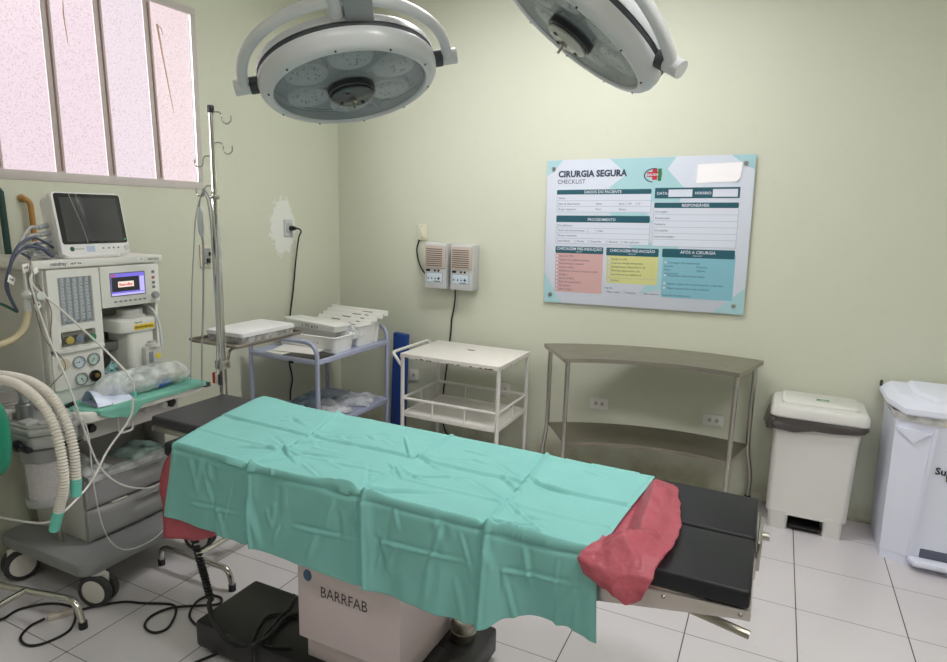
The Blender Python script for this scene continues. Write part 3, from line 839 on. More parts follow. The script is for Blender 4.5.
# ================================================================ BINS
cream = mat('cream_plastic', (217, 216, 212), .38, var=.03)
pb = thing('pedal_bin', (3.21, -.165, 0), 'cream plastic pedal bin with a dark liner, between the curved table and the white bin', 'bin')
def loft(bm, sections, r=.03, mi=0, caps=(1, 1)):
    """sections: (x0,x1,y0,y1,z)"""
    rings = []
    for x0, x1, y0, y1, z in sections: rings.append([bm.verts.new((x, y, z)) for x, y in rrect(x0, y0, x1, y1, r, 5)])
    n = len(rings[0])
    for a_, b_ in zip(rings[:-1], rings[1:]):
        for j in range(n): f = bm.faces.new((a_[j], a_[(j + 1) % n], b_[(j + 1) % n], b_[j])); f.material_index = mi
    if caps[0]: bm.faces.new(rings[0][::-1]).material_index = mi
    if caps[1]: bm.faces.new(rings[-1]).material_index = mi
b = B()
loft(b, [(3.026, 3.377, -.290, -.04, .085), (3.016, 3.392, -.286, -.035, .093), (3.010, 3.400, -.286, -.03, .50), (3.004, 3.408, -.286, -.025, .61)])
for x0, x1 in ((3.028, 3.125), (3.286, 3.376)): loft(b, [(x0 + .004, x1, -.288, -.04, 0), (x0, x1, -.290, -.04, .1)], r=.02)
box(b, 3.12, 3.29, -.17, -.04, 0, .1)
part('body', b, cream, pb)
b = B(); box(b, 3.128, 3.283, -.285, -.18, .018, .034, .006); box(b, 3.128, 3.283, -.185, -.175, .018, .086); part('pedal', b, black_plastic, pb)
b = B(); loft(b, [(2.992, 3.426, -.316, -.012, .618), (2.986, 3.432, -.322, -.008, .626), (2.987, 3.431, -.321, -.008, .658), (2.996, 3.422, -.312, -.010, .674), (3.010, 3.408, -.298, -.016, .680)], r=.035)
lid = part('lid', b, cream, pb)
b = B(); loft(b, [(3.034, 3.388, -.272, -.03, .679), (3.035, 3.387, -.271, -.03, .691), (3.040, 3.382, -.266, -.034, .695)], r=.03); part('lid_panel', b, mat('cream_panel', (224, 224, 219), .35, var=.02), lid)
b = B(); flat(b, [(3.196, -.185), (3.254, -.185), (3.254, -.145), (3.196, -.145)], .6957); flat(b, [(3.203, -.181), (3.247, -.181), (3.247, -.172), (3.203, -.172)], .6961, 1); flat(b, [(3.214, -.166), (3.236, -.166), (3.225, -.150)], .6961, 1)
part('sticker', b, [mat('green_sticker', (70, 132, 100), .5), mat('sticker_pale', (214, 226, 216), .5)], lid)
b = B(); prism(b, [(2.984, .60), (2.990, .668), (2.994, .668), (2.992, .60)], 'xz', -.26, -.10); part('side_catch', b, mat('cream_catch', (206, 203, 190), .4), pb)
b = B()
def liner(u, v):
    a = 2 * PI * u; n = 40
    pts = rrect(2.996, -.298, 3.416, -.018, .05, 10)
    k = u * len(pts); i = int(k) % len(pts); j = (i + 1) % len(pts); t = k - int(k)
    x, y = lerp(pts[i][0], pts[j][0], t), lerp(pts[i][1], pts[j][1], t)
    cx, cy = 3.206, -.158
    e = .004 + .030 * v * abs(noise.noise(Vector((x * 14, y * 14, v * 1.5)))) + .010 * math.sin(PI * v) + (.022 * v * (x < 3.02))
    x += (x - cx) * e * 3.2 if False else math.copysign(e, x - cx) * (abs(x - cx) > .17); y += math.copysign(e, y - cy) * (abs(y - cy) > .11)
    y = min(y, -.004)
    z = .622 - v * (.062 + .030 * noise.noise(Vector((x * 7, y * 7, 4))) - .03 * ((x - 3.0) / .42 - .5) + .012 * noise.noise(Vector((x * 22, y * 22, 8))))
    return Vector((x, y, z))
grid(b, 160, 8, liner); bmesh.ops.remove_doubles(b, verts=b.verts, dist=.0005)
solo('bin_liner', b, mat('dark_liner_film', (76, 70, 68), .3, var=.2, scale=30, bump=.3, bscale=60), 'dark grey plastic liner gathered under the lid of the cream pedal bin', 'bin liner', origin=(3.206, -.158, .60), angle=60)

lilac = mat('bluish_white_plastic', (230, 233, 249), .36, var=.02)
wb = thing('pedal_bin', (3.80, -.23, 0), 'large bluish white pedal bin with chamfered corners and black lettering, next to the cream bin', 'bin')
def octo(x0, x1, y0, y1, cx, cy): return [(x0, y1), (x0, y0 + cy), (x0 + cx, y0), (x1 - cx, y0), (x1, y0 + cy), (x1, y1)]
def loft_poly(bm, secs, caps=(1, 1)):
    rings = [[bm.verts.new((x, y, z)) for x, y in pts] for pts, z in secs]; n = len(rings[0])
    for a_, b_ in zip(rings[:-1], rings[1:]):
        for j in range(n): bm.faces.new((a_[j], a_[(j + 1) % n], b_[(j + 1) % n], b_[j]))
    if caps[0]: bm.faces.new(rings[0])
    if caps[1]: bm.faces.new(rings[-1])
b = B()
loft_poly(b, [(octo(3.537, 4.063, -.398, -.03, .098, .040), 0), (octo(3.536, 4.064, -.400, -.03, .098, .040), .045), (octo(3.533, 4.067, -.404, -.028, .100, .042), .048), (octo(3.525, 4.075, -.422, -.025, .118, .046), .30), (octo(3.517, 4.083, -.440, -.022, .136, .050), .64), (octo(3.512, 4.088, -.446, -.02, .14, .052), .735)])
body = part('body', b, lilac, wb, recalc=True)
b = B()                                     # raised centre panel between the chamfers
prism(b, [(3.640, .075), (3.96, .075), (3.985, .69), (3.622, .69)], 'xz', -.40, -.40, 0) if False else None
def pan(bm, x0, x1, z0, z1, dy): 
    yy = lambda z: lerp(-.402, -.449, z / .735)
    t = bmesh.new(); V = []
    for dd in (.004, -dy):
        V.append([t.verts.new((x, yy(z) + dd, z)) for x, z in ((x0[0], z0), (x1[0], z0), (x1[1], z1), (x0[1], z1))])
    t.faces.new(V[0]); t.faces.new(V[1][::-1])
    for i in range(4): t.faces.new((V[0][i], V[0][(i + 1) % 4], V[1][(i + 1) % 4], V[1][i]))
    bmesh.ops.recalc_face_normals(t, faces=t.faces); bmesh.ops.bevel(t, geom=list(t.edges), offset=.003, segments=2, affect='EDGES'); merge(bm, t)
pan(b, (3.636, 3.656), (3.650, 3.672), .055, .70, .010); pan(b, (3.950, 3.928), (3.964, 3.944), .055, .70, .010); part('front_panel', b, lilac, body)
b = B(); nx_, ny_ = -.31 * .012, -.95 * .012
V0 = [(3.520, -.394, .678), (3.652, -.441, .678), (3.592, -.416, .612)]
va = [b.verts.new((x + .004, y + .012, z)) for x, y, z in V0]; vb = [b.verts.new((x + nx_, y + ny_, z)) for x, y, z in V0]
b.faces.new(va); b.faces.new(vb)
for i in range(3): b.faces.new((va[i], va[(i + 1) % 3], vb[(i + 1) % 3], vb[i]))
bmesh.ops.recalc_face_normals(b, faces=b.faces)
part('corner_gusset', b, lilac, body)
b = B(); Mt = Matrix.Translation((3.684, -.4450, .492)) @ Matrix.Rotation(math.radians(1.5), 4, 'Y') @ Matrix.Rotation(PI / 2 - .064, 4, 'X')
text(b, 'Super', 0, 0, .045, 0, M=Mt, width=.105, bold=.0012); text(b, 'lar', .045, -.027, .030, 0, M=Mt, bold=.001)
part('lettering', b, black_plastic, body)
b = B(); loft_poly(b, [(octo(3.506, 4.094, -.450, -.018, .13, .055), .715), (octo(3.498, 4.102, -.455, -.018, .11, .06), .755)], (0, 0))
solo('bin_liner', b, clear_mat('pale_liner', (222, 219, 214), .04, .4, bump=.2, bscale=20), 'whitish plastic liner showing below the lid of the large bluish white bin', 'bin liner', origin=(3.8, -.23, .74), recalc=True)
b = B(); loft_poly(b, [(octo(3.490, 4.11, -.455, -.014, .05, .175), .752), (octo(3.484, 4.116, -.462, -.012, .05, .18), .760), (octo(3.486, 4.114, -.459, -.012, .05, .18), .782), (octo(3.525, 4.07, -.425, -.03, .05, .155), .812), (octo(3.530, 4.065, -.42, -.03, .05, .15), .815)])
lid = part('lid', b, lilac, wb, recalc=True)
b = B(); loft_poly(b, [(octo(3.59, 4.01, -.40, -.05, .06, .10), .817), (octo(3.605, 3.995, -.385, -.06, .055, .09), .832), (octo(3.61, 3.99, -.38, -.06, .055, .09), .834)]); part('lid_panel', b, lilac, lid, recalc=True)
b = B(); cyl(b, (3.482, -.03, .80), (3.492, -.03, .80), .009, 14); box(b, 3.484, 3.494, -.04, -.016, .778, .812, .003); part('hinge', b, dark_rubber, lid)
b = B(); prism(b, [(3.655, -.47), (3.945, -.47), (3.965, -.405), (3.635, -.405)], 'xy', .035, .060, bev=.006); part('pedal', b, lilac, wb)
b = B(); box(b, 3.685, 3.80, -.412, -.40, .06, .105, .003); part('pedal_slot', b, mat('slot_dark', (92, 96, 112), .6), wb)

# ================================================================ WALL SIGN
sg = thing('safety_checklist_sign', (2.2045, -.02, 1.512), 'teal and white acrylic surgical checklist sign on the wall above the curved table', 'sign')
MS = Matrix.Translation((2.2045, -.020, 1.512)) @ Matrix.Rotation(math.radians(-1.1), 4, 'Y') @ Matrix.Rotation(PI / 2, 4, 'X') @ Matrix.Diagonal((.992, 1, 1, 1)) @ Matrix.Translation((-.5985, -.436, 0))
b = B(); prism(b, rrect(0, 0, 1.185, .872, .008), 'xy', -.004, 0, M=MS, bev=.0006)
part('acrylic_panel', b, mat('sign_white', (202, 208, 220), .42, var=.01, spec=.3), sg)
WHT, TEAL, DARK, PINK, YEL, BLUE, INK, LINE, RED, GREEN = range(10)
sm = [mat('sign_box_white', (212, 217, 230), .42, var=.0), mat('sign_pale_teal', (165, 203, 210), .42, var=.02), mat('sign_dark_teal', (32, 86, 100), .4, var=.02), mat('sign_pink', (203, 164, 162), .42, var=.02), mat('sign_yellow', (204, 204, 140), .42, var=.02), mat('sign_blue', (130, 184, 200), .42, var=.02), mat('sign_ink', (52, 66, 88), .4), mat('sign_line', (150, 162, 176), .4), mat('sign_red', (196, 52, 62), .3), mat('sign_green', (44, 116, 70), .3)]
b = B()
def fl(pts, z, mi): flat(b, pts, z, mi, MS)
def rc(x0, y0, x1, y1, z, mi, r=0): fl(rrect(x0, y0, x1, y1, r, 3) if r else [(x0, y0), (x1, y0), (x1, y1), (x0, y1)], z, mi)
Z1, Z2, Z3 = .0006, .0011, .0016
fl([(.388, .871), (.77, .871), (.724, .803), (.827, .694), (.80, .62), (.62, .62), (.43, .697), (.385, .70), (.492, .782)], Z1, TEAL)
fl([(1.06, .871), (1.184, .871), (1.184, .79), (1.13, .82)], Z1, TEAL)
fl([(0, .871), (.10, .871), (.035, .80), (0, .78)], Z1, TEAL)
fl([(.001, .19), (.115, .001), (.001, .001)], Z1, TEAL)
fl([(1.184, .15), (1.184, .001), (1.02, .001)], Z1, TEAL)
fl([(.50, .39), (.83, .39), (.735, .24), (.76, .12), (.60, .09), (.69, .22), (.62, .30)], Z1, TEAL)
fl([(.40, .56), (.62, .56), (.66, .50), (.44, .50)], Z1, TEAL)
text(b, 'CIRURGIA SEGURA', .073, .771, .052, Z2, INK, MS, width=.422, bold=.0022)
text(b, 'CHECKLIST', .068, .731, .036, Z2, INK, MS, width=.175)
# emblem: red cross joined to a green bar, open ring round its side
rc(.640, .745, .668, .806, Z2, RED); rc(.610, .762, .694, .790, Z2, RED); rc(.672, .739, .692, .808, Z2 + .0001, GREEN)
P = [(.648 + .056 * math.cos(t), .771 + .040 * math.sin(t)) for t in [math.radians(70 + 195 * k / 20) for k in range(21)]]
Q = [(.648 + .049 * math.cos(t), .771 + .034 * math.sin(t)) for t in [math.radians(265 - 195 * k / 20) for k in range(21)]]
for k in range(20): fl([P[k], P[k + 1], Q[19 - k], Q[20 - k]], Z2, INK)
text(b, 'SAUDE', .612, .769, .017, Z3, WHT, MS, width=.062, bold=.0005)
def header(x0, y0, x1, y1, s, sub=None):
    rc(x0, y0, x1, y1, Z2, DARK, .006)
    h = y1 - y0
    if sub:
        text(b, s, (x0 + x1) / 2, y0 + h * .48, .0235, Z3, WHT, MS, align='CENTER', bold=.0004); text(b, sub, (x0 + x1) / 2, y0 + h * .17, .011, Z3, WHT, MS, align='CENTER')
    else: text(b, s, (x0 + x1) / 2, y0 + h * .24, .0225, Z3, WHT, MS, align='CENTER', bold=.0004)
def boxed(x0, y0, x1, y1, lines):
    rc(x0, y0, x1, y1, Z1 + .0002, WHT)
    for y in lines + [y0]: rc(x0, y - .0009, x1, y + .0009, Z2, LINE)
    for x in (x0, x1): rc(x - .0009, y0, x + .0009, y1, Z2, LINE)
def tick(x, y, s=.014, c=LINE, fill=WHT): rc(x, y, x + s, y + s, Z2, c); rc(x + .0015, y + .0015, x + s - .0015, y + s - .0015, Z3, fill)
def wr(x, y, s, size=.0165, w=None): text(b, s, x, y, size, Z3, INK, MS, width=w)
boxed(.069, .563, .642, .668, [.630, .596]); header(.067, .667, .641, .695, 'DADOS DO PACIENTE')
wr(.078, .640, 'Nome:'); wr(.078, .606, 'Data de Nascimento:'); wr(.315, .606, 'Idade:'); wr(.455, .606, 'Sexo:'); tick(.497, .603); wr(.516, .606, 'M'); tick(.555, .603); wr(.574, .606, 'F')
wr(.078, .574, 'Grupo sanguíneo:'); wr(.315, .574, 'Peso:'); wr(.455, .574, 'Altura:')
boxed(.069, .372, .642, .503, [.466, .436, .404]); header(.068, .501, .640, .541, 'PROCEDIMENTO')
wr(.078, .476, 'Procedimento:'); wr(.078, .446, 'Termo de consentimento:'); tick(.265, .443); tick(.318, .443); wr(.338, .446, 'Não'); wr(.078, .415, 'Técnica anestésica:')
wr(.078, .382, 'Lateralidade:'); 
for x, s in ((.185, 'Direita'), (.275, 'Esquerda'), (.385, 'Bilateral'), (.475, 'Não aplicável')): tick(x, .380); wr(x + .02, .382, s)
rc(.661, .641, 1.118, .700, Z2, DARK); rc(.737, .649, .868, .690, Z3, WHT); rc(.977, .648, 1.107, .690, Z3, WHT)
text(b, 'DATA:', .672, .662, .0215, Z3, WHT, MS, bold=.0003); text(b, 'HORÁRIO:', .882, .662, .0215, Z3, WHT, MS, width=.088, bold=.0003)
boxed(.660, .369, 1.118, .588, [.550, .514, .479, .444, .409]); header(.661, .587, 1.117, .617, 'RESPONSÁVEIS')
for y, s in ((.560, 'Cirurgião:'), (.524, 'Anestesista:'), (.489, 'Pediatra:'), (.454, 'Circulante:'), (.419, 'Instrumentador:')): wr(.668, y, s, .018)
rc(.071, .071, .373, .335, Z1 + .0003, PINK, .008); header(.069, .312, .373, .353, 'CHECAGEM PRÉ-INDUÇÃO', 'SIGN IN')
for i, s in enumerate(('Risco de PCR', 'Suporte de oxigênio presente', 'Monitorização adequada', 'Acesso venoso', 'Antibiótico em até 1h antes da incisão', 'Alergia a:', 'Via aérea difícil', 'Risco de sangramento', 'Marcapasso', 'Sítio cirúrgico')):
    y = .288 - i * .0228; tick(.076, y, .013); wr(.097, y + .001, s, .0160)
rc(.398, .141, .702, .335, Z1 + .0003, YEL, .008); header(.392, .306, .702, .353, 'CHECAGEM PRÉ-INCISÃO', 'TIME OUT')
for i, s in enumerate(('Equipe na sala', 'Local da cirurgia demarcado', 'Equipamentos disponíveis e ok', 'Materiais disponíveis e ok', 'Instrumental na validade ok')):
    y = .280 - i * .0228; tick(.405, y, .013); wr(.426, y + .001, s, .0165)
tick(.405, .152, .013); wr(.426, .153, 'Outros:', .0165); rc(.405, .172, .695, .1735, Z2, LINE)
rc(.728, .074, 1.122, .335, Z1 + .0003, BLUE, .008); header(.722, .307, 1.117, .356, 'APÓS A CIRURGIA', 'SIGN OUT')
for y, s in ((.272, 'Contagem de compressas:'), (.197, 'Peças para anatomia patológica'), (.150, 'Agulhas, gazes, fios e instrumentais conferidos'), (.124, 'Algum equipamento com problema')): tick(.738, y - .001, .013); wr(.760, y, s, .0165)
for y in (.250, .229, .208): wr(.738, y + .002, {.250: 'Grandes:', .229: 'Gazes:', .208: 'Instrumental:'}[y], .0150); rc(.80, y, .905, y + .0012, Z2, LINE); rc(.995, y, 1.105, y + .0012, Z2, LINE)
wr(.918, .252, 'Pequenas:', .0150); wr(.918, .231, 'Agulhas:', .0150); rc(.738, .178, 1.105, .1792, Z2, LINE); rc(.738, .104, 1.105, .1052, Z2, LINE)
wr(.735, .083, 'Assinatura do enfermeiro:', .0155)
wr(.390, .107, 'Legenda:', .015)
for x, s in ((.390, 'Não se aplica'), (.500, 'Conforme'), (.610, 'Não conforme')): tick(x, .082, .013); wr(x + .018, .083, s, .015)
part('printed_form', b, sm, sg)
for (x, y) in ((.043, .821), (1.136, .826), (.042, .052), (1.131, .048)):
    b = B(); lathe(b, [(0, .011), (.0085, .011), (.0115, .008), (.0115, 0), (.008, -.004), (.008, -.02), (0, -.02)], MS @ Matrix.Translation((x, y, 0)), 24); part('standoff_screw', b, steel, sg)
b = B()
def stk(u, v): 
    x, y = lerp(.886, 1.117, u), lerp(.727, .829, v)
    if v < .2 and u > .85: x -= (u - .85) * .12 * (1 - v / .2)
    return MS @ Vector((x + .004 * (v - .5), y + .006 * (u - .5), .0022 + .0012 * nz3(u * 5, v * 3, 8) + (.006 * max(0, u - .9) * 10 * (1 - v))))
grid(b, 20, 12, stk); solo('paper_label', b, mat('sticker_paper', (247, 244, 247), .45, var=.02), 'blank white paper label stuck on the upper corner of the checklist sign', 'label', origin=(2.6, -.026, 1.85), recalc=True)

# ================================================================ WALL FITTINGS
def outlet(y, x, z, label, w=.118, h=.070, holes=2, name='power_outlet'):
    t = thing(name, (x, -.004, z), label, 'outlet', 'outlets low on the wall behind the tables')
    b = B(); prism(b, rrect(x - w / 2, z - h / 2, x + w / 2, z + h / 2, .006), 'xz', -.010, -.0005, bev=.002); part('plate', b, outlet_white, t)
    for dx in ((-.020, .020) if holes == 2 else (0,)):
        b = B(); Mo = Matrix.Translation((x + dx, -.0102, z)) @ Matrix.Rotation(PI / 2, 4, 'X')
        prism(b, [(.0155 * math.cos(t_) * .8, .0155 * math.sin(t_)) for t_ in [2 * PI * k / 6 + PI / 6 for k in range(6)]], 'xy', -.001, .0012, M=Mo, mi=0)
        for hx, hy in ((0, .006), (-.0045, -.003), (.0045, -.003)): lathe(b, [(0, .0016), (.0022, .0016)], Mo @ Matrix.Translation((hx, hy, 0)), 10, mi=1)
        part('socket', b, [mat('socket_grey', (186, 184, 180), .5), black_plastic], t)
outlet(0, 2.015, .447, 'white double outlet under the curved table, nearer the white trolley')
outlet(0, 2.693, .452, 'white double outlet under the curved table, nearer the cream bin')
outlet(0, .655, .447, 'white single outlet just beside the blue padded board', w=.075, h=.085, holes=1)
outlet(0, 1.372, .443, 'white single outlet seen through the far legs of the white trolley', w=.075, h=.085, holes=1)

def alarm(x0, label):
    t = thing('wall_alarm_panel', (x0 + .082, 0, 1.253), label, 'alarm panel', 'grey alarm boxes on the wall')
    b = B(); box(b, x0, x0 + .164, -.100, -.001, 1.103, 1.403, .004); part('housing', b, mat('alarm_grey', (196, 198, 198), .45, var=.03), t)
    b = B(); box(b, x0 + .004, x0 + .160, -.110, -.098, 1.238, 1.390, .004)
    gr = part('speaker_grille', b, mat('grille_beige', (186, 172, 160), .5, var=.04), t)
    b = B()
    for k in range(9): box(b, x0 + .016, x0 + .138, -.1115, -.108, 1.252 + k * .0138, 1.258 + k * .0138, .001)
    part('grille_slot', b, mat('grille_dark', (98, 88, 80), .7), gr)
    b = B(); box(b, x0 + .012, x0 + .042, -.104, -.099, 1.216, 1.230, .001)
    for k in (0, 1): lathe(b, [(0, .005), (.006, .005), (.008, 0)], Matrix.Translation((x0 + .078 + .028 * k, -.100, 1.222)) @ Matrix.Rotation(PI / 2, 4, 'X'), 16)
    part('indicator_lamp', b, black_plastic, t)
    b = B(); Mo = Matrix.Translation((x0, -.1003, 0)) @ Matrix.Rotation(PI / 2, 4, 'X')
    flat(b, [(.014, 1.142), (.138, 1.142), (.138, 1.208), (.014, 1.208)], .0006, 1, Mo); flat(b, [(.016, 1.144), (.136, 1.144), (.136, 1.206), (.016, 1.206)], .0010, 0, Mo)
    for k, x in enumerate((.028, .056, .082, .108)):
        lathe(b, [(0, .0016), (.0055 if k < 3 else .009, .0016)], Mo @ Matrix.Translation((x, 1.168 + .002 * (k == 3), 0)), 14, mi=1); flat(b, [(x - .001, 1.172), (x + .001, 1.172), (x + .001, 1.182), (x - .001, 1.182)], .0014, 1, Mo)
    flat(b, [(.07, 1.148), (.12, 1.148), (.12, 1.153), (.07, 1.153)], .0014, 1, Mo)
    part('control_label', b, [mat('label_pale_blue', (198, 212, 222), .45), mat('label_ink', (58, 62, 70), .5)], t)
alarm(.789, 'grey alarm box of a pair on the wall, the one nearer the corner and cover plate')
alarm(.986, 'grey alarm box of a pair on the wall, the one with the cord below, nearer the sign')
t = thing('wall_cover_plate', (.715, 0, 1.47), 'small cream blank cover plate on the wall beside the alarm boxes', 'cover plate')
b = B(); prism(b, rrect(.674, 1.415, .750, 1.525, .005), 'xz', -.012, -.0005, bev=.002); part('plate', b, mat('plate_cream', (216, 214, 190), .45), t)
for z in (1.432, 1.508):
    b = B(); lathe(b, [(0, .001), (.004, .001), (.004, 0)], Matrix.Translation((.712, -.0125, z)) @ Matrix.Rotation(PI / 2, 4, 'X'), 12); part('screw', b, old_steel, t)
b = B(); tube(b, [(.690, -.010, 1.418), (.688, -.014, 1.40), (.676, -.018, 1.345), (.700, -.022, 1.255), (.745, -.03, 1.195), (.792, -.035, 1.172)], .0055, 8, smooth=8)
solo('appliance_cable', b, black_cord, 'short black cord looping from the cover plate to the first alarm box', 'cord', origin=(.69, -.01, 1.42))
b = B(); tube(b, [(.988, -.03, 1.104), (.984, -.02, 1.05), (.975, -.012, .98), (.955, -.010, .88), (.950, -.010, .792), (.925, -.010, .556), (.898, -.010, .33), (.90, -.012, .15), (.98, -.016, .03), (1.294, -.03, .012)], .0052, 8, smooth=8)
solo('appliance_cable', b, black_cord, 'long black cord running down the wall from the alarm boxes behind the white trolley', 'cord', origin=(.98, -.01, 1.1))
t = thing('wall_socket', (0, -.535, 1.482), 'grey wall socket in the bare plaster patch, with a black plug in it', 'socket')
b = B(); prism(b, rrect(-.585, 1.425, -.510, 1.535, .005), 'yz', .0005, .011, bev=.002); part('plate', b, mat('socket_plate_grey', (196, 200, 200), .4), t)
b = B(); prism(b, rrect(-.572, 1.448, -.523, 1.512, .004), 'yz', .011, .015, bev=.001); part('insert', b, mat('socket_insert', (172, 178, 182), .4), t)
b = B(); lathe(b, [(.016, 0), (.017, .018), (.013, .034), (.009, .05), (0, .05)], Matrix.Translation((.012, -.535, 1.478)) @ Matrix.Rotation(PI / 2, 4, 'Y'), 20)
tube(b, [(.058, -.535, 1.478), (.075, -.520, 1.474), (.074, -.502, 1.455), (.05, -.50, 1.41), (.03, -.512, 1.25), (.022, -.533, 1.067), (.022, -.581, .835), (.022, -.590, .60), (.022, -.565, .463), (.025, -.59, .36), (.03, -.60, .20), (.03, -.60, .02)], .0052, 8, smooth=8)
solo('plug_and_cord', b, black_cord, 'black plug and cord hanging down the side wall behind the blue cart', 'cord', origin=(.03, -.535, 1.478))
t = thing('wall_switch_plate', (0, -1.228, 1.326), 'cream wall outlet plate with a grey module, behind the chrome pole', 'outlet')
b = B(); prism(b, rrect(-1.268, 1.262, -1.188, 1.392, .004), 'yz', .0005, .010, bev=.002); part('plate', b, mat('plate_old_cream', (214, 208, 190), .5, var=.05), t)
b = B(); prism(b, rrect(-1.250, 1.285, -1.206, 1.370, .003), 'yz', .010, .022, bev=.002); part('module', b, mat('module_grey', (150, 152, 150), .45), t)
b = B(); box(b, .022, .03, -1.238, -1.218, 1.29, 1.315, .002); box(b, .022, .03, -1.222, -1.212, 1.33, 1.35, .001); part('connector', b, black_plastic, t)
b = B(); tube(b, [(.03, -2.345, 1.12), (.03, -2.262, 1.20), (.03, -2.272, 1.60), (.028, -2.272, 1.64), (.005, -2.272, 1.655)], .013, 12)
solo('gas_hose', b, mat('dark_green_hose', (26, 62, 54), .4, var=.1), 'dark green gas pipe bracketed on the wall beside the window end', 'pipe', origin=(.03, -2.27, 1.4))
b = B(); tube(b, fillet([(.002, -2.178, 1.618), (.020, -2.177, 1.618), (.026, -2.158, 1.600), (.026, -2.152, 1.38), (.026, -2.152, 1.20)], .02, 5), .0115, 12); ball(b, (.006, -2.178, 1.618), .017, sc=(.4, 1, 1))
solo('gas_pipe', b, mat('ochre_pipe_paint', (172, 128, 66), .45, var=.15, scale=30), 'ochre yellow bent gas pipe on the wall behind the monitor', 'pipe', origin=(.03, -2.15, 1.4))
t = thing('wooden_wall_rail', (0, -2.42, 1.26), 'brown wooden rail and pale board on the wall beside the anaesthesia machine', 'rail')
b = B(); box(b, .0, .03, -2.75, -2.258, 1.30, 1.33, .003); part('top_board', b, mat('pale_board', (186, 170, 150), .6, var=.1), t)
b = B(); box(b, .0, .022, -2.75, -2.262, 1.19, 1.298, .003); box(b, .0, .024, -2.75, -2.26, 1.232, 1.238); part('rail', b, mat('brown_wood', (142, 116, 84), .6, var=.15, scale=20), t)

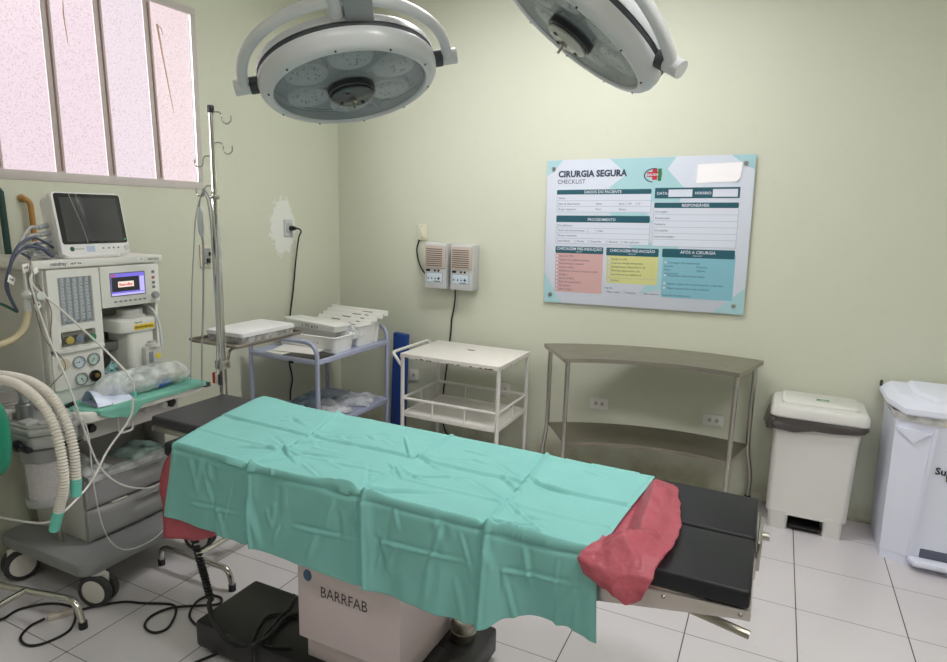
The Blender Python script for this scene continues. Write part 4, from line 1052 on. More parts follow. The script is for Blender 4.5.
# ================================================================ SURGICAL LIGHTS
lamp_inner = mat('lamp_inner_grey', (150, 156, 160), .35, .2, var=.05)
lens_mat = mat('lens_grey', (206, 210, 212), .15, 0, var=.1, scale=60, coat=.5)
lamp_glass = clear_mat('lamp_cover_glass', (190, 198, 202), .72, .06)
gasket = mat('gasket_grey', (62, 66, 70), .5)
def surgical_light(c, n, x, label, tilt, arm_pts, hub_clear):
    t = thing('surgical_light', c, label, 'surgical light', 'ceiling surgical lights')
    z = -Vector(n).normalized(); x = Vector(x); x = (x - z * x.dot(z)).normalized(); y = z.cross(x)
    L = Matrix.Identity(4)
    for i in range(3): L[i][0], L[i][1], L[i][2], L[i][3] = x[i], y[i], z[i], c[i]
    b = B(); lathe(b, [(.236, .006), (.240, -.001), (.252, -.002), (.266, .006), (.276, .022), (.279, .040), (.277, .052), (.270, .053), (.262, .05), (.236, .04)], L, 72); 
    rim = part('rim', b, lamp_white, t)
    for k in range(10):
        a = 2 * PI * (k + .35) / 10; b = B(); lathe(b, [(0, -.0042), (.003, -.0042), (.0034, .002)], L @ Matrix.Translation((.253 * math.cos(a), .253 * math.sin(a), 0)), 8); part('rim_screw', b, gasket, rim)
    b = B(); lathe(b, [(.272, .050), (.274, .053), (.274, .066), (.270, .068)], L, 72); part('gasket_ring', b, gasket, t)
    b = B(); lathe(b, [(.276, .067), (.277, .078), (.272, .090), (.25, .104), (.20, .118), (.12, .130), (.05, .134), (0, .135)], L, 72); part('back_shell', b, lamp_white, t)
    b = B(); lathe(b, [(0, .046), (.24, .046)], L, 48); part('reflector_plate', b, lamp_inner, t)
    for k in range(6):
        a = 2 * PI * (k + .5) / 6 + .1; Lk = L @ Matrix.Translation((.152 * math.cos(a), .152 * math.sin(a), .022))
        b = B(); lathe(b, [(0, .004), (.058, .004), (.064, .0), (.068, .004), (.068, .024), (0, .024)], Lk, 32)
        ln = part('lens_cluster', b, lens_mat, t)
        b = B(); random.seed(k)
        for q in range(16):
            rr = math.sqrt(random.random()) * .05; aa = random.random() * 6.283; lathe(b, [(0, .0015), (.0028, .0015), (.003, .004)], Lk @ Matrix.Translation((rr * math.cos(aa), rr * math.sin(aa), 0)), 6)
        part('led_dots', b, mat('led_dot_grey', (96, 102, 106), .3), ln)
    for k in range(3):
        a = 2 * PI * k / 3 + 1.2; b = B(); box(b, .07, .235, -.006, .006, .018, .045, .002, M=L @ Matrix.Rotation(a, 4, 'Z')); part('divider', b, lamp_inner, t)
    b = B(); lathe(b, [(0, .004), (.234, .004), (.234, .008), (0, .008)], L, 64); part('cover_glass', b, lamp_glass, t)
    b = B(); lathe(b, [(.074, .010), (.074, -.012), (.070, -.016), (.060, -.016), (.058, .0), (0, .0)], L, 48)
    hub = part('handle_hub', b, mat('hub_black', (44, 46, 48), .35), t)
    b = B(); lathe(b, [(0, -.030), (.055, -.030), (.066, -.024), (.066, -.018), (0, -.018)], L, 48)
    part('hub_disc', b, clear_mat('hub_clear_pale', (214, 214, 206), .25, .2) if hub_clear else mat('hub_disc_grey', (86, 90, 90), .22, .3, var=.25, scale=40), hub)
    b = B(); cyl(b, L @ Vector((0, 0, -.028)), L @ Vector((0, 0, -.040)), .011, 12); cyl(b, L @ Vector((0, 0, -.04)), L @ Vector((0, 0, -.062)), .0045, 10)
    part('hub_bolt', b, steel, hub)
    for a in (.9, 2.6, 4.4):
        b = B(); cyl(b, L @ Vector((.045 * math.cos(a), .045 * math.sin(a), -.029)), L @ Vector((.045 * math.cos(a), .045 * math.sin(a), -.034)), .006, 10); part('hub_screw', b, gasket, hub)
    # yoke: half ring on two pivots, plane turned up by tilt
    O = Vector((0, 0, .060)); w = Vector((0, -math.cos(tilt), math.sin(tilt))); Rk = .318
    P = [L @ (O + Vector((Rk * math.cos(a), 0, 0)) + w * Rk * math.sin(a) * 1.02) for a in [PI * k / 40 for k in range(41)]]
    b = B(); tube(b, P, .0165, 14); yk = part('yoke', b, lamp_white, t)
    for s in (-1, 1):
        b = B(); cyl(b, L @ (O + Vector((s * .302, 0, 0))), L @ (O + Vector((s * .350, 0, 0))), .024, 20); pv = part('pivot', b, lamp_white, yk)
        b = B(); cyl(b, L @ (O + Vector((s * .274, 0, 0))), L @ (O + Vector((s * .303, 0, 0))), .026, 20); part('pivot_collar', b, gasket, yk)
    top = O + w * Rk * 1.02
    b = B(); Lb = L @ Matrix.Translation(top) @ Matrix.Rotation(PI - tilt, 4, 'X')
    box(b, .020, .098, -.085, .05, -.028, .028, .004, M=Lb); part('joint_box', b, mat('joint_grey', (150, 154, 156), .45, .2), yk)
    b = B(); cyl(b, Lb @ Vector((-.002, -.080, 0)), Lb @ Vector((-.002, .10, 0)), .023, 20); part('swivel', b, lamp_white, yk)
    b = B(); cyl(b, Lb @ Vector((-.002, -.012, 0)), Lb @ Vector((-.002, -.007, 0)), .0222, 20); cyl(b, Lb @ Vector((.03, .035, -.027)), Lb @ Vector((.03, .035, .027)), .010, 6); part('swivel_ring', b, gasket, yk)
    b = B(); st = Lb @ Vector((-.002, .095, 0)); tube(b, fillet([st] + [Vector(q) for q in arm_pts], .08, 6), .024, 14); part('spring_arm', b, lamp_white, t)
    q = arm_pts[-1]
    b = B(); lathe(b, [(.03, -.16), (.09, -.05), (.13, -.02), (.14, 0)], Matrix.Translation((q[0], q[1], RZ)), 40); part('ceiling_flange', b, lamp_white, t)
    return t
surgical_light((1.6729, -2.1026, 1.9782), (.2979, -.0959, -.9498), (.8058, .5586, .1964), 'white round surgical light nearer the window, its lens face fully seen', math.radians(7), [(1.93, -2.50, 2.35), (1.96, -2.42, 2.75), (2.0, -2.1, 2.86), (2.0, -2.05, RZ)], False)
surgical_light((2.3417, -1.968, 2.1154), (-.5569, -.1945, -.8075), (.8261, -.2305, -.5142), 'white round surgical light steeply tilted on its arm, nearer the wall sign', math.radians(10), [(2.40, -2.36, 2.48), (2.42, -2.3, 2.82), (2.5, -2.1, 2.9), (2.5, -2.05, RZ)], True)

# ================================================================ POLE STAND WITH TRAY
iv = thing('instrument_stand', (.765, -1.85, 0), 'chrome pole stand with hooks and a steel tray behind the operating table head', 'stand')
px, py = .758, -1.83
b = B(); box(b, px - .0095, px + .0095, py - .0095, py + .0095, .09, 1.995, .003)
box(b, px - .0125, px + .0125, py - .0125, py + .0125, .09, 1.645, .003); part('pole', b, chrome, iv)
b = B(); box(b, px - .0108, px + .0108, py - .0108, py + .0108, 1.985, 2.018, .004); part('pole_cap', b, black_plastic, iv)
for z, s in ((1.990, 1), (1.868, 1), (1.812, -1), (1.690, -1)):
    b = B(); L_ = .045 if s > 0 else .042
    dx, dy = .90 * s, .43 * s
    pts = [(px, py, z), (px + dx * L_ * .75, py + dy * L_ * .75, z), (px + dx * L_, py + dy * L_, z - .014), (px + dx * L_ * 1.05, py + dy * L_ * 1.05, z - .034), (px + dx * L_ * 1.4, py + dy * L_ * 1.4, z - .046), (px + dx * L_ * 1.8, py + dy * L_ * 1.8, z - .034), (px + dx * L_ * 1.85, py + dy * L_ * 1.85, z - .012)]
    tube(b, pts, .0033, 8, smooth=4); part('hook', b, chrome, iv)
b = B(); box(b, px - .015, px + .015, py - .015, py + .015, 1.636, 1.652, .003); part('clamp_collar', b, steel, iv)
b = B()
tube(b, fillet([(.561, -2.052, .02), (.575, -2.055, .095), (.975, -2.048, .095), (.99, -2.047, .02)], .06, 7), .0125, 12)
tube(b, fillet([(.561, -1.60, .02), (.575, -1.60, .095), (.975, -1.60, .095), (.99, -1.60, .02)], .06, 7), .0125, 12)
tube(b, [(.775, -2.05, .095), (.770, -1.60, .095)], .0125, 12); box(b, px - .022, px + .022, py - .022, py + .022, .08, .16, .004)
bs = part('base', b, chrome, iv)
for x, y in ((.561, -2.052), (.99, -2.047), (.561, -1.60), (.99, -1.60)):
    b = B(); cyl(b, (x, y, 0), (x, y, .028), .0155, 14); part('rubber_foot', b, black_plastic, bs)
b = B(); Mt = Matrix.Translation((.552, -1.475, .955))
prism(b, rrect(-.155, -.225, .155, .235, .02), 'xy', 0, .003, M=Mt)
rim_ = [(x, y, .012) for x, y in rrect(-.158, -.228, .158, .238, .022)]; rim_.append(rim_[0]); t_ = B(); tube(t_, rim_, .006, 8, caps=False); merge(b, t_, Mt)
t_ = B(); loft(t_, [(-.155, .155, -.225, .235, .001), (-.158, .158, -.228, .238, .012)], r=.02, caps=(0, 0)); merge(b, t_, Mt)
part('tray', b, old_steel, iv)
b = B(); tube(b, fillet([(px, py, .915), (.70, -1.74, .915), (.66, -1.70, .945), (.66, -1.28, .945)], .03, 5), .007, 10); box(b, px - .024, px + .024, py - .024, py + .024, .895, .935, .004)
part('tray_arm', b, steel, iv)
t = thing('plastic_case', (.535, -1.44, .96), 'flat frosted plastic case lying on the steel tray of the pole stand', 'case')
b = B(); loft(b, [(.435, .665, -1.62, -1.265, .9585), (.430, .670, -1.625, -1.26, .992)], r=.012); part('case_base', b, clear_mat('frosted_case', (222, 222, 226), .30, .35, bump=.6, bscale=25), t)
b = B(); loft(b, [(.426, .674, -1.629, -1.256, .990), (.428, .672, -1.627, -1.258, 1.008), (.440, .660, -1.615, -1.27, 1.013)], r=.014); part('lid', b, mat('case_lid_white', (226, 226, 228), .35, var=.03), t)
b = B()
for k in range(3): box(b, .45, .65, -1.60 + .11 * k, -1.52 + .11 * k, .9595, .984, .004)
part('contents', b, mat('case_contents', (190, 182, 182), .6, var=.2, scale=30), t)
# leads hung over the lowest hook
hx = .715
b = B()
tube(b, [(.725, -1.852, 1.676), (.690, -1.852, 1.625), (.660, -1.852, 1.54), (.640, -1.85, 1.42), (.614, -1.85, 1.239), (.585, -1.85, .93), (.570, -1.85, .79)], .0028, 8, smooth=6)
tube(b, [(.725, -1.855, 1.678), (.705, -1.858, 1.64), (.697, -1.86, 1.60)], .0035, 8, smooth=6)
tube(b, [(.705, -1.86, 1.48), (.708, -1.86, 1.42), (.693, -1.86, 1.202), (.668, -1.86, .975), (.655, -1.86, .80)], .0042, 8, smooth=6)
tube(b, [(.722, -1.856, 1.678), (.758, -1.856, 1.635), (.775, -1.856, 1.53), (.780, -1.856, 1.40), (.772, -1.856, 1.208), (.776, -1.856, .987), (.772, -1.856, .89)], .0036, 8, smooth=6)
tube(b, [(.722, -1.862, 1.674), (.750, -1.862, 1.63), (.762, -1.862, 1.53), (.764, -1.862, 1.40), (.768, -1.862, 1.1), (.752, -1.862, .88)], .0028, 8, smooth=6)
ld = solo('monitor_lead', b, cable_grey, 'grey monitor leads hung over a hook of the chrome pole', 'lead', origin=(.72, -1.855, 1.675))
b = B(); tube(b, [(.696, -1.86, 1.602), (.697, -1.86, 1.585), (.702, -1.86, 1.50), (.705, -1.86, 1.478)], .011, 10, radii=[.006, .0115, .0125, .007]); part('inline_connector', b, mat('connector_pale', (214, 217, 222), .4), ld)
for (x, z, m) in ((.742, .862, mat('clip_red', (176, 50, 44), .45)), (.758, .862, mat('clip_white', (214, 206, 192), .45)), (.776, .857, mat('clip_dark', (40, 42, 52), .45))):
    b = B(); box(b, x - .006, x + .006, -1.872, -1.858, z - .028, z + .022, .003); part('electrode_clip', b, m, ld)

# second chrome stand whose foot reaches into the frame
st = thing('floor_stand', (.45, -2.72, 0), 'chrome stand foot on the floor in front of the anaesthesia machine wheels', 'stand')
b = B()
tube(b, fillet([(.22, -2.585, .018), (.235, -2.58, .105), (.645, -2.49, .105), (.682, -2.493, .018)], .07, 7), .0125, 12)
tube(b, fillet([(.22, -2.96, .018), (.235, -2.96, .105), (.66, -2.90, .105), (.68, -2.90, .018)], .07, 7), .0125, 12)
tube(b, [(.415, -2.541, .105), (.46, -2.93, .105)], .0125, 12)
bs = part('base', b, chrome, st)
for x, y in ((.22, -2.585), (.682, -2.493), (.22, -2.96), (.68, -2.90)):
    b = B(); cyl(b, (x, y, 0), (x, y, .028), .0155, 14); part('rubber_foot', b, black_plastic, bs)
b = B(); tube(b, [(.44, -2.76, .10), (.44, -2.76, .60)], .0125, 12); part('pole', b, chrome, st)

# ================================================================ ANAESTHESIA MACHINE
am = thing('anaesthesia_machine', (.30, -2.13, 0), 'large offwhite anaesthesia machine on casters under the window, with gauges and drawers', 'anaesthesia machine')
XF = .45
b = B()
prism(b, rrect(.03, -2.432, .612, -1.84, .05, 5), 'xy', .142, .198, bev=.012)
box(b, .08, .55, -2.38, -1.88, .11, .145, .01)
part('wheeled_base', b, base_grey, am)
for x, y, a in ((.588, -2.362, .35), (.122, -2.398, 1.3), (.60, -1.865, .4), (.10, -1.88, .2)):
    Mc = Matrix.Translation((x, y, 0)) @ Matrix.Rotation(a, 4, 'Z')
    b = B(); box(b, -.045, .045, -.012, .012, .055, .142, .008, M=Mc); cyl(b, Mc @ Vector((0, 0, .09)), Mc @ Vector((0, 0, .145)), .03, 18); cs = part('caster_fork', b, mat('fork_white', (206, 206, 200), .45), am)
    for s in (-1, 1):
        b = B(); lathe(b, [(0, .006), (.050, .006), (.050, .010), (.066, .008), (.069, .0), (.069, -.012), (.064, -.018), (0, -.018)], Mc @ Matrix.Translation((0, s * .026, .069)) @ Matrix.Rotation(-s * PI / 2, 4, 'X'), 36); part('wheel', b, dark_rubber, cs)
        b = B(); lathe(b, [(0, .0085), (.040, .0085), (.051, .0065), (.052, .003)], Mc @ Matrix.Translation((0, s * .026, .069)) @ Matrix.Rotation(-s * PI / 2, 4, 'X'), 32); part('wheel_cover', b, mat('wheel_cover_white', (218, 214, 206), .4, var=.05), cs)
# lower cabinet with two drawers
b = B(); box(b, .10, .446, -2.302, -1.905, .198, .482, .006); cab = part('cabinet', b, machine_grey, am)
for z0, z1 in ((.205, .342), (.349, .478)):
    b = B(); 
    def front(u, v):
        y = lerp(-2.304, -1.903, u); z = lerp(z0, z1, v)
        x = .458 + .020 * (1 - (2 * u - 1) ** 6) * (1 - (2 * v - 1) ** 8) + .006 * math.sin(PI * u)
        h = math.exp(-(((y + 2.03) / .075) ** 4 + ((z - (z0 + z1) / 2 - .022) / .024) ** 4)); x -= .016 * h
        return Vector((x, y, z))
    grid(b, 40, 22, front); box(b, .44, .462, -2.304, -1.903, z0, z1, .002)
    dwr = part('drawer', b, drawer_grey, am, recalc=True)
    b = B(); tube(b, [(.470, -2.10, (z0 + z1) / 2 + .038), (.482, -2.03, (z0 + z1) / 2 + .046), (.474, -1.96, (z0 + z1) / 2 + .042)], .006, 8, smooth=6); part('handle', b, drawer_grey, dwr)
b = B(); box(b, .455, .4745, -2.20, -2.13, .3425, .3485, .001); part('drawer_label', b, paper, am)
# rear column and recess behind the open tray
b = B(); box(b, .08, .30, -2.33, -1.895, .482, .80, .004); box(b, .08, .44, -2.31, -1.90, .478, .487, .002); box(b, .30, .44, -1.905, -1.897, .485, .62, .002); part('rear_column', b, recess_grey, am)
b = B(); cyl(b, (.335, -2.345, .198), (.335, -2.345, .72), .008, 12); part('side_rail', b, steel, am)
# upper body
b = B()
box(b, .06, .436, -2.378, -2.163, .80, 1.356, .004); box(b, .06, .436, -2.163, -1.890, 1.176, 1.356, .004)
box(b, .06, .24, -2.163, -1.890, .80, 1.178, .002); box(b, .06, .436, -1.902, -1.890, .80, 1.178, .002); box(b, .06, .43, -2.163, -1.90, .795, .872, .002)
ub = part('upper_body', b, machine_white, am)
b = B(); box(b, .10, .40, -2.386, -2.377, .83, 1.34, .003); box(b, .404, .43, -2.3805, -2.378, .82, 1.35, .001); part('side_panel', b, machine_grey, ub)
b = B(); box(b, .30, .39, -2.163, -2.05, .985, 1.02, .004); box(b, .30, .31, -2.163, -2.03, 1.0, 1.06, .002); lathe(b, [(0, .006), (.008, .006), (.008, 0)], Matrix.Translation((.39, -2.14, 1.0)) @ Matrix.Rotation(PI / 2, 4, 'Y'), 12); part('vaporiser_bracket', b, mat('bracket_grey', (138, 138, 134), .4, .5), am)
b = B(); prism(b, rrect(-.01, -2.424, .452, -1.858, .012), 'xy', 1.356, 1.386, bev=.004); ts = part('top_shelf', b, machine_white, am)
Mf = Matrix.Translation((.4525, -2.424, 1.356)) @ Matrix(((0, 0, 1, 0), (1, 0, 0, 0), (0, 1, 0, 0), (0, 0, 0, 1)))     # local x along the front, y up, z out
b = B(); text(b, 'mindray', .072, .010, .020, .0003, 0, Mf, width=.062, bold=.0003); flat(b, [(.478, .008), (.545, .008), (.545, .0165), (.478, .0165)], .0003, 0, Mf) if False else text(b, 'WATO EX-35', .488, .010, .0145, .0003, 0, Mf, width=.054, bold=.0004)
flat(b, [(.452, .0145), (.460, .0145), (.456, .0215)], .0008, 0, Mf)
part('lettering', b, mat('lettering_dark', (84, 88, 92), .5), ts)
b = B(); flat(b, [(.146, .006), (.197, .006), (.197, .024), (.146, .024)], .0003, 0, Mf); flat(b, [(.436, .005), (.470, .005), (.470, .024), (.436, .024)], .0003, 0, Mf); part('label_sticker', b, paper, ts)
b = B(); text(b, '12345-678', .149, .0115, .010, .0006, 0, Mf, width=.045) if False else text(b, 'AE-07 1536', .149, .0115, .010, .0006, 0, Mf, width=.045, bold=.0004); part('sticker_print', b, ink, ts)
# flowmeter panel with tube window
def ypan(bm, y0, y1, z0, z1, x0, x1, bev=.003, r=.006): prism(bm, rrect(y0, z0, y1, z1, r), 'yz', x0, x1, bev=bev)
b = B(); wy0, wy1, wz0, wz1 = -2.332, -2.200, 1.135, 1.318; ky0, ky1, kz0, kz1 = -2.338, -2.190, 1.048, 1.106
py0, py1, pz0, pz1 = -2.372, -2.166, 1.026, 1.350
for (a0_, a1_, c0_, c1_) in ((py0, wy0, pz0, pz1), (wy1, py1, pz0, pz1), (wy0, wy1, wz1, pz1), (wy0, wy1, kz1, wz0), (wy0, wy1, pz0, kz0)): box(b, .434, .456, a0_, a1_, c0_, c1_, 0)
box(b, .434, .456, ky0 - 0, wy0 + .001, kz0, kz1); box(b, .434, .460, py0, py1, pz0 - .004, pz0 + .012, .003)
fp = part('flowmeter_panel', b, machine_white, am)
b = B(); box(b, .436, .4375, wy0 - .004, wy1 + .004, wz0 - .004, wz1 + .004); part('scale_plate', b, mat('scale_grey', (176, 180, 184), .4), fp)
for k in range(5):
    y = wy0 + .018 + k * .0245; b = B(); cyl(b, (.446, y, wz0 + .002), (.446, y, wz1 - .002), .0085, 14); ft = part('flow_tube', b, mat('flow_tube_pale', (222, 226, 230), .12, coat=.5), fp)
    b = B()
    for q in range(12): box(b, .4545, .4549, y - .004, y + (.001 if q % 2 else .004), wz0 + .012 + q * .0135, wz0 + .0145 + q * .0135)
    box(b, .4545, .4552, y - .005, y + .005, wz0 + .004, wz0 + .010); part('scale_marks', b, mat('scale_mark', (84, 90, 96), .5), ft)
b = B(); box(b, .4555, .4575, wy0 - .002, wy1 + .002, wz0 - .002, wz1 + .002, .0005); part('window_cover', b, clear_mat('tube_window', (190, 196, 200), .80, .08), fp)
b = B(); box(b, .436, .4385, ky0, ky1, kz0, kz1); part('knob_recess', b, recess_grey, fp)
for y, z, m in ((-2.316, 1.074, mat('knob_gold', (186, 168, 96), .35, .3)), (-2.277, 1.075, mat('knob_blue_grey', (130, 142, 158), .35, .3)), (-2.226, 1.073, mat('knob_green', (62, 122, 92), .4))):
    b = B(); Mk = Matrix.Translation((.438, y, z)) @ Matrix.Rotation(PI / 2, 4, 'Y'); lathe(b, [(.012, 0), (.012, .018), (.0155, .02), (.0155, .034), (.013, .037), (0, .037)], Mk, 24); kb = part('flow_knob', b, steel, fp)
    b = B(); lathe(b, [(.0158, .033), (.0158, .038), (.009, .040), (0, .040)], Mk, 20); part('knob_cap', b, m, kb)
# gauge panel
b = B(); ypan(b, -2.374, -2.168, .872, 1.022, .434, .447); gp = part('gauge_panel', b, machine_white, am)
def gauge(y, z, face, seed):
    Mk = Matrix.Translation((.447, y, z)) @ Matrix(((0, 0, 1, 0), (1, 0, 0, 0), (0, 1, 0, 0), (0, 0, 0, 1)))
    b = B(); lathe(b, [(.0245, 0), (.0255, .008), (.0225, .009), (.022, .004), (0, .004)], Mk, 32); gg = part('pressure_gauge', b, mat('gauge_ring', (150, 154, 156), .3, .4), gp)
    b = B(); lathe(b, [(0, .0045), (.0218, .0045)], Mk, 32); part('gauge_face', b, face, gg)
    b = B(); random.seed(seed)
    for k in range(15):
        a = math.radians(-45 + k * 19.3); box(b, .0165, .0205, -.0006, .0006, .0048, .0052, M=Mk @ Matrix.Rotation(a, 4, 'Z'))
    box(b, -.004, .016, -.0008, .0008, .0052, .0058, M=Mk @ Matrix.Rotation(2.2 + seed, 4, 'Z')); lathe(b, [(0, .006), (.0028, .006)], Mk, 12); part('needle', b, ink, gg)
gauge(-2.274, .976, mat('gauge_face_pale', (196, 208, 214), .35), 1); gauge(-2.214, .978, mat('gauge_face_green', (188, 206, 198), .35), 2); gauge(-2.270, .906, mat('gauge_face_green', (188, 206, 198), .35), 3)
b = B(); lathe(b, [(.024, 0), (.024, .003), (0, .003)], Matrix.Translation((.447, -2.331, .976)) @ Matrix.Rotation(PI / 2, 4, 'Y'), 32); part('blank_plug', b, mat('plug_beige', (202, 194, 174), .5), gp)
b = B(); Mk = Matrix.Translation((.447, -2.213, .907)) @ Matrix.Rotation(PI / 2, 4, 'Y'); lathe(b, [(.023, 0), (.024, .008), (.019, .009), (.018, .002), (0, .002)], Mk, 32); pr = part('outlet_port', b, black_plastic, gp)
b = B(); lathe(b, [(.010, .002), (.010, .014), (.007, .015), (0, .015)], Mk @ Matrix.Translation((0, .004, 0)), 16); part('port_nipple', b, mat('brass', (170, 140, 90), .35, .7), pr)
# display panel
b = B(); ypan(b, -2.160, -1.888, 1.178, 1.350, .434, .454); dp = part('display_panel', b, machine_white, am)
Md = Matrix.Translation((.4545, -2.116, 1.226)) @ Matrix(((0, 0, 1, 0), (1, 0, 0, 0), (0, 1, 0, 0), (0, 0, 0, 1)))
b = B(); prism(b, rrect(-.004, -.004, .158, .096, .003), 'xy', -.002, .001, M=Md); part('screen_bezel', b, mat('bezel_grey', (120, 120, 124), .4), dp)
b = B(); flat(b, [(0, 0), (.154, 0), (.154, .092), (0, .092)], .0013, 0, Md); flat(b, [(.002, .016), (.128, .016), (.128, .077), (.002, .077)], .0016, 1, Md); flat(b, [(.030, .034), (.102, .034), (.102, .058), (.030, .058)], .0019, 2, Md)
flat(b, [(.002, .080), (.020, .080), (.020, .088), (.002, .088)], .0016, 3, Md); flat(b, [(.0, .0), (.154, .0), (.154, .009), (.0, .009)], .0016, 4, Md); flat(b, [(.131, .012), (.152, .012), (.152, .076), (.131, .076)], .0016, 4, Md)
text(b, 'Standby', .034, .040, .0165, .0022, 3, Md, width=.064, bold=.0006)
part('screen', b, [emit_mat('screen_violet', (122, 112, 226), .9), emit_mat('screen_dark', (40, 38, 44), .5), emit_mat('screen_cream', (250, 226, 214), .95), emit_mat('screen_red', (208, 82, 74), .9), emit_mat('screen_lilac', (196, 188, 246), .9)], dp)
for k in range(7):
    b = B(); ypan(b, -2.108 + k * .0225, -2.094 + k * .0225, 1.197, 1.204, .454, .456, 0, .003); part('soft_key', b, mat('key_grey', (140, 142, 146), .45), dp)
b = B(); lathe(b, [(.016, 0), (.0165, .010), (.013, .018), (0, .018)], Matrix.Translation((.454, -1.916, 1.213)) @ Matrix.Rotation(PI / 2, 4, 'Y'), 28); part('rotary_knob', b, mat('rotary_grey', (160, 160, 160), .4), dp)
for z, m in ((1.315, mat('icon_grey', (128, 130, 132), .5)), (1.290, mat('icon_red', (196, 104, 96), .5)), (1.268, mat('icon_grey', (128, 130, 132), .5)), (1.248, mat('icon_grey', (128, 130, 132), .5))):
    b = B(); ypan(b, -1.924, -1.910, z - .006, z + .006, .4535, .4558, 0, .004); part('panel_button', b, m, dp)
# vaporiser
b = B(); prism(b, rrect(.30, -2.105, .475, -1.922, .03, 5), 'xy', 1.062, 1.118, bev=.008); vp = part('vaporiser_top', b, machine_white, am)
b = B(); prism(b, rrect(.31, -2.060, .465, -1.932, .025, 5), 'xy', .872, 1.066, bev=.004); part('vaporiser_body', b, machine_white, am)
b = B(); lathe(b, [(.060, 0), (.060, .012), (.052, .014), (.052, .034), (.048, .038), (0, .038)], Matrix.Translation((.385, -1.992, 1.116)), 36); dl = part('vaporiser_dial', b, mat('dial_grey', (194, 194, 190), .4), am)
b = B(); box(b, .455, .492, -2.005, -1.925, .905, .992, .008); lathe(b, [(.028, 0), (.024, .012), (.016, .016), (.016, .024), (0, .024)], Matrix.Translation((.478, -1.962, .99)), 24); part('filler_block', b, machine_grey, am)
b = B(); box(b, .4915, .4935, -1.992, -1.970, .918, .968, .001); part('sight_glass', b, mat('sight_dark', (132, 136, 140), .2), am)
b = B(); box(b, .4748, .4762, -2.040, -1.945, 1.072, 1.094, .0005); lathe(b, [(0, .0006), (.012, .0006), (.012, 0)], Matrix.Translation((.4928, -1.945, .945)) @ Matrix.Rotation(PI / 2, 4, 'Y'), 20); part('yellow_label', b, yellow, am)
b = B(); Mv = Matrix.Translation((.4766, -2.038, 1.079)) @ Matrix(((0, 0, 1, 0), (1, 0, 0, 0), (0, 1, 0, 0), (0, 0, 0, 1))); text(b, 'SEVOFLURANO', 0, 0, .012, 0, 0, Mv, width=.088, bold=.0004); text(b, 'Vapor 20', -.0, .022, .009, -.0004, 0, Mv, bold=.0003); part('label_print', b, ink, am)
b = B(); tube(b, [(.40, -1.925, 1.165), (.46, -1.93, 1.14), (.478, -1.921, 1.08), (.480, -1.915, .98)], .006, 8, smooth=6); part('key_lever', b, mat('pale_lever', (206, 212, 212), .3), am)
# work shelf
b = B(); prism(b, rrect(.28, -2.392, .628, -1.815, .05, 6), 'xy', .772, .814, bev=.010); part('work_shelf', b, machine_white, am)
b = B(); box(b, .32, .535, -2.335, -1.89, .672, .772, .012); us = part('under_shelf_housing', b, machine_grey, am)
for y, m, r in ((-1.985, white_plastic, .014), (-1.948, black_plastic, .020), (-2.075, machine_grey, .012)):
    b = B(); lathe(b, [(r * .8, 0), (r * .8, .012), (r, .014), (r, .03), (r * .7, .034), (0, .034)], Matrix.Translation((.535, y, .738)) @ Matrix.Rotation(PI / 2, 4, 'Y'), 20); part('control_knob', b, m, us)
b = B(); lathe(b, [(.015, 0), (.019, .012), (.014, .026), (0, .026)], Matrix.Translation((.535, -2.31, .725)) @ Matrix.Rotation(PI / 2, 4, 'Y'), 18); part('control_knob', b, black_plastic, us)
b = B(); tube(b, fillet([(.56, -2.205, .765), (.56, -2.205, .672), (.565, -2.145, .672), (.565, -2.145, .705)], .02, 5), .0045, 8); part('hanging_hook', b, white_plastic, us)
b = B(); box(b, .555, .63, -1.818, -1.788, .785, .806, .003); part('shelf_clip', b, gasket, am)
# breathing circuit block on the near side
b = B(); AX = [(.16, -2.385), (.60, -2.385), (.632, -2.42), (.632, -2.50), (.59, -2.566), (.16, -2.566)]
prism(b, AX, 'xy', .772, .794, bev=.006); prism(b, [(x * .97 + .01, y * .97 - .072) for x, y in AX], 'xy', .718, .772, bev=.014); prism(b, [(x * .9 + .04, y * .9 - .245) for x, y in AX], 'xy', .794, .804, bev=.003)
ab = part('absorber_block', b, mat('absorber_grey', (166, 167, 165), .35, .3, var=.05), am)
b = B(); lathe(b, [(.070, 0), (.074, .01), (.074, .05), (.066, .06), (.066, .085), (0, .085)], Matrix.Translation((.515, -2.478, .655)), 36); part('canister_collar', b, mat('collar_grey', (140, 141, 140), .4, .2), ab)
b = B(); lathe(b, [(0, 0), (.060, 0), (.066, .01), (.068, .17), (0, .17)], Matrix.Translation((.515, -2.478, .488)), 36); cn = part('absorber_canister', b, clear_mat('canister_clear', (216, 214, 214), .75, .12), ab)
b = B(); lathe(b, [(0, .012), (.058, .012), (.060, .165), (0, .165)], Matrix.Translation((.515, -2.478, .488)), 28); part('soda_lime', b, mat('soda_lime_granules', (196, 190, 190), .8, var=.3, scale=120, bump=.8, bscale=160), cn)
b = B(); lathe(b, [(.069, 0), (.071, .006), (.071, .022), (.069, .028), (0, .028)], Matrix.Translation((.515, -2.478, .478)), 32); part('canister_base', b, mat('canister_base_grey', (150, 151, 152), .4), ab)
b = B(); lathe(b, [(.026, 0), (.028, .012), (.028, .06), (.022, .066), (0, .066)], Matrix.Translation((.462, -2.50, .80)), 28); cyl(b, (.462, -2.50, .86), (.462, -2.50, .885), .016, 16); part('valve_tower', b, mat('tower_grey', (132, 134, 134), .3, .5), ab)
b = B(); lathe(b, [(.036, 0), (.038, .01), (.038, .026), (.032, .03), (0, .03)], Matrix.Translation((.39, -2.530, .800)), 32); gz = part('airway_gauge', b, machine_grey, ab)
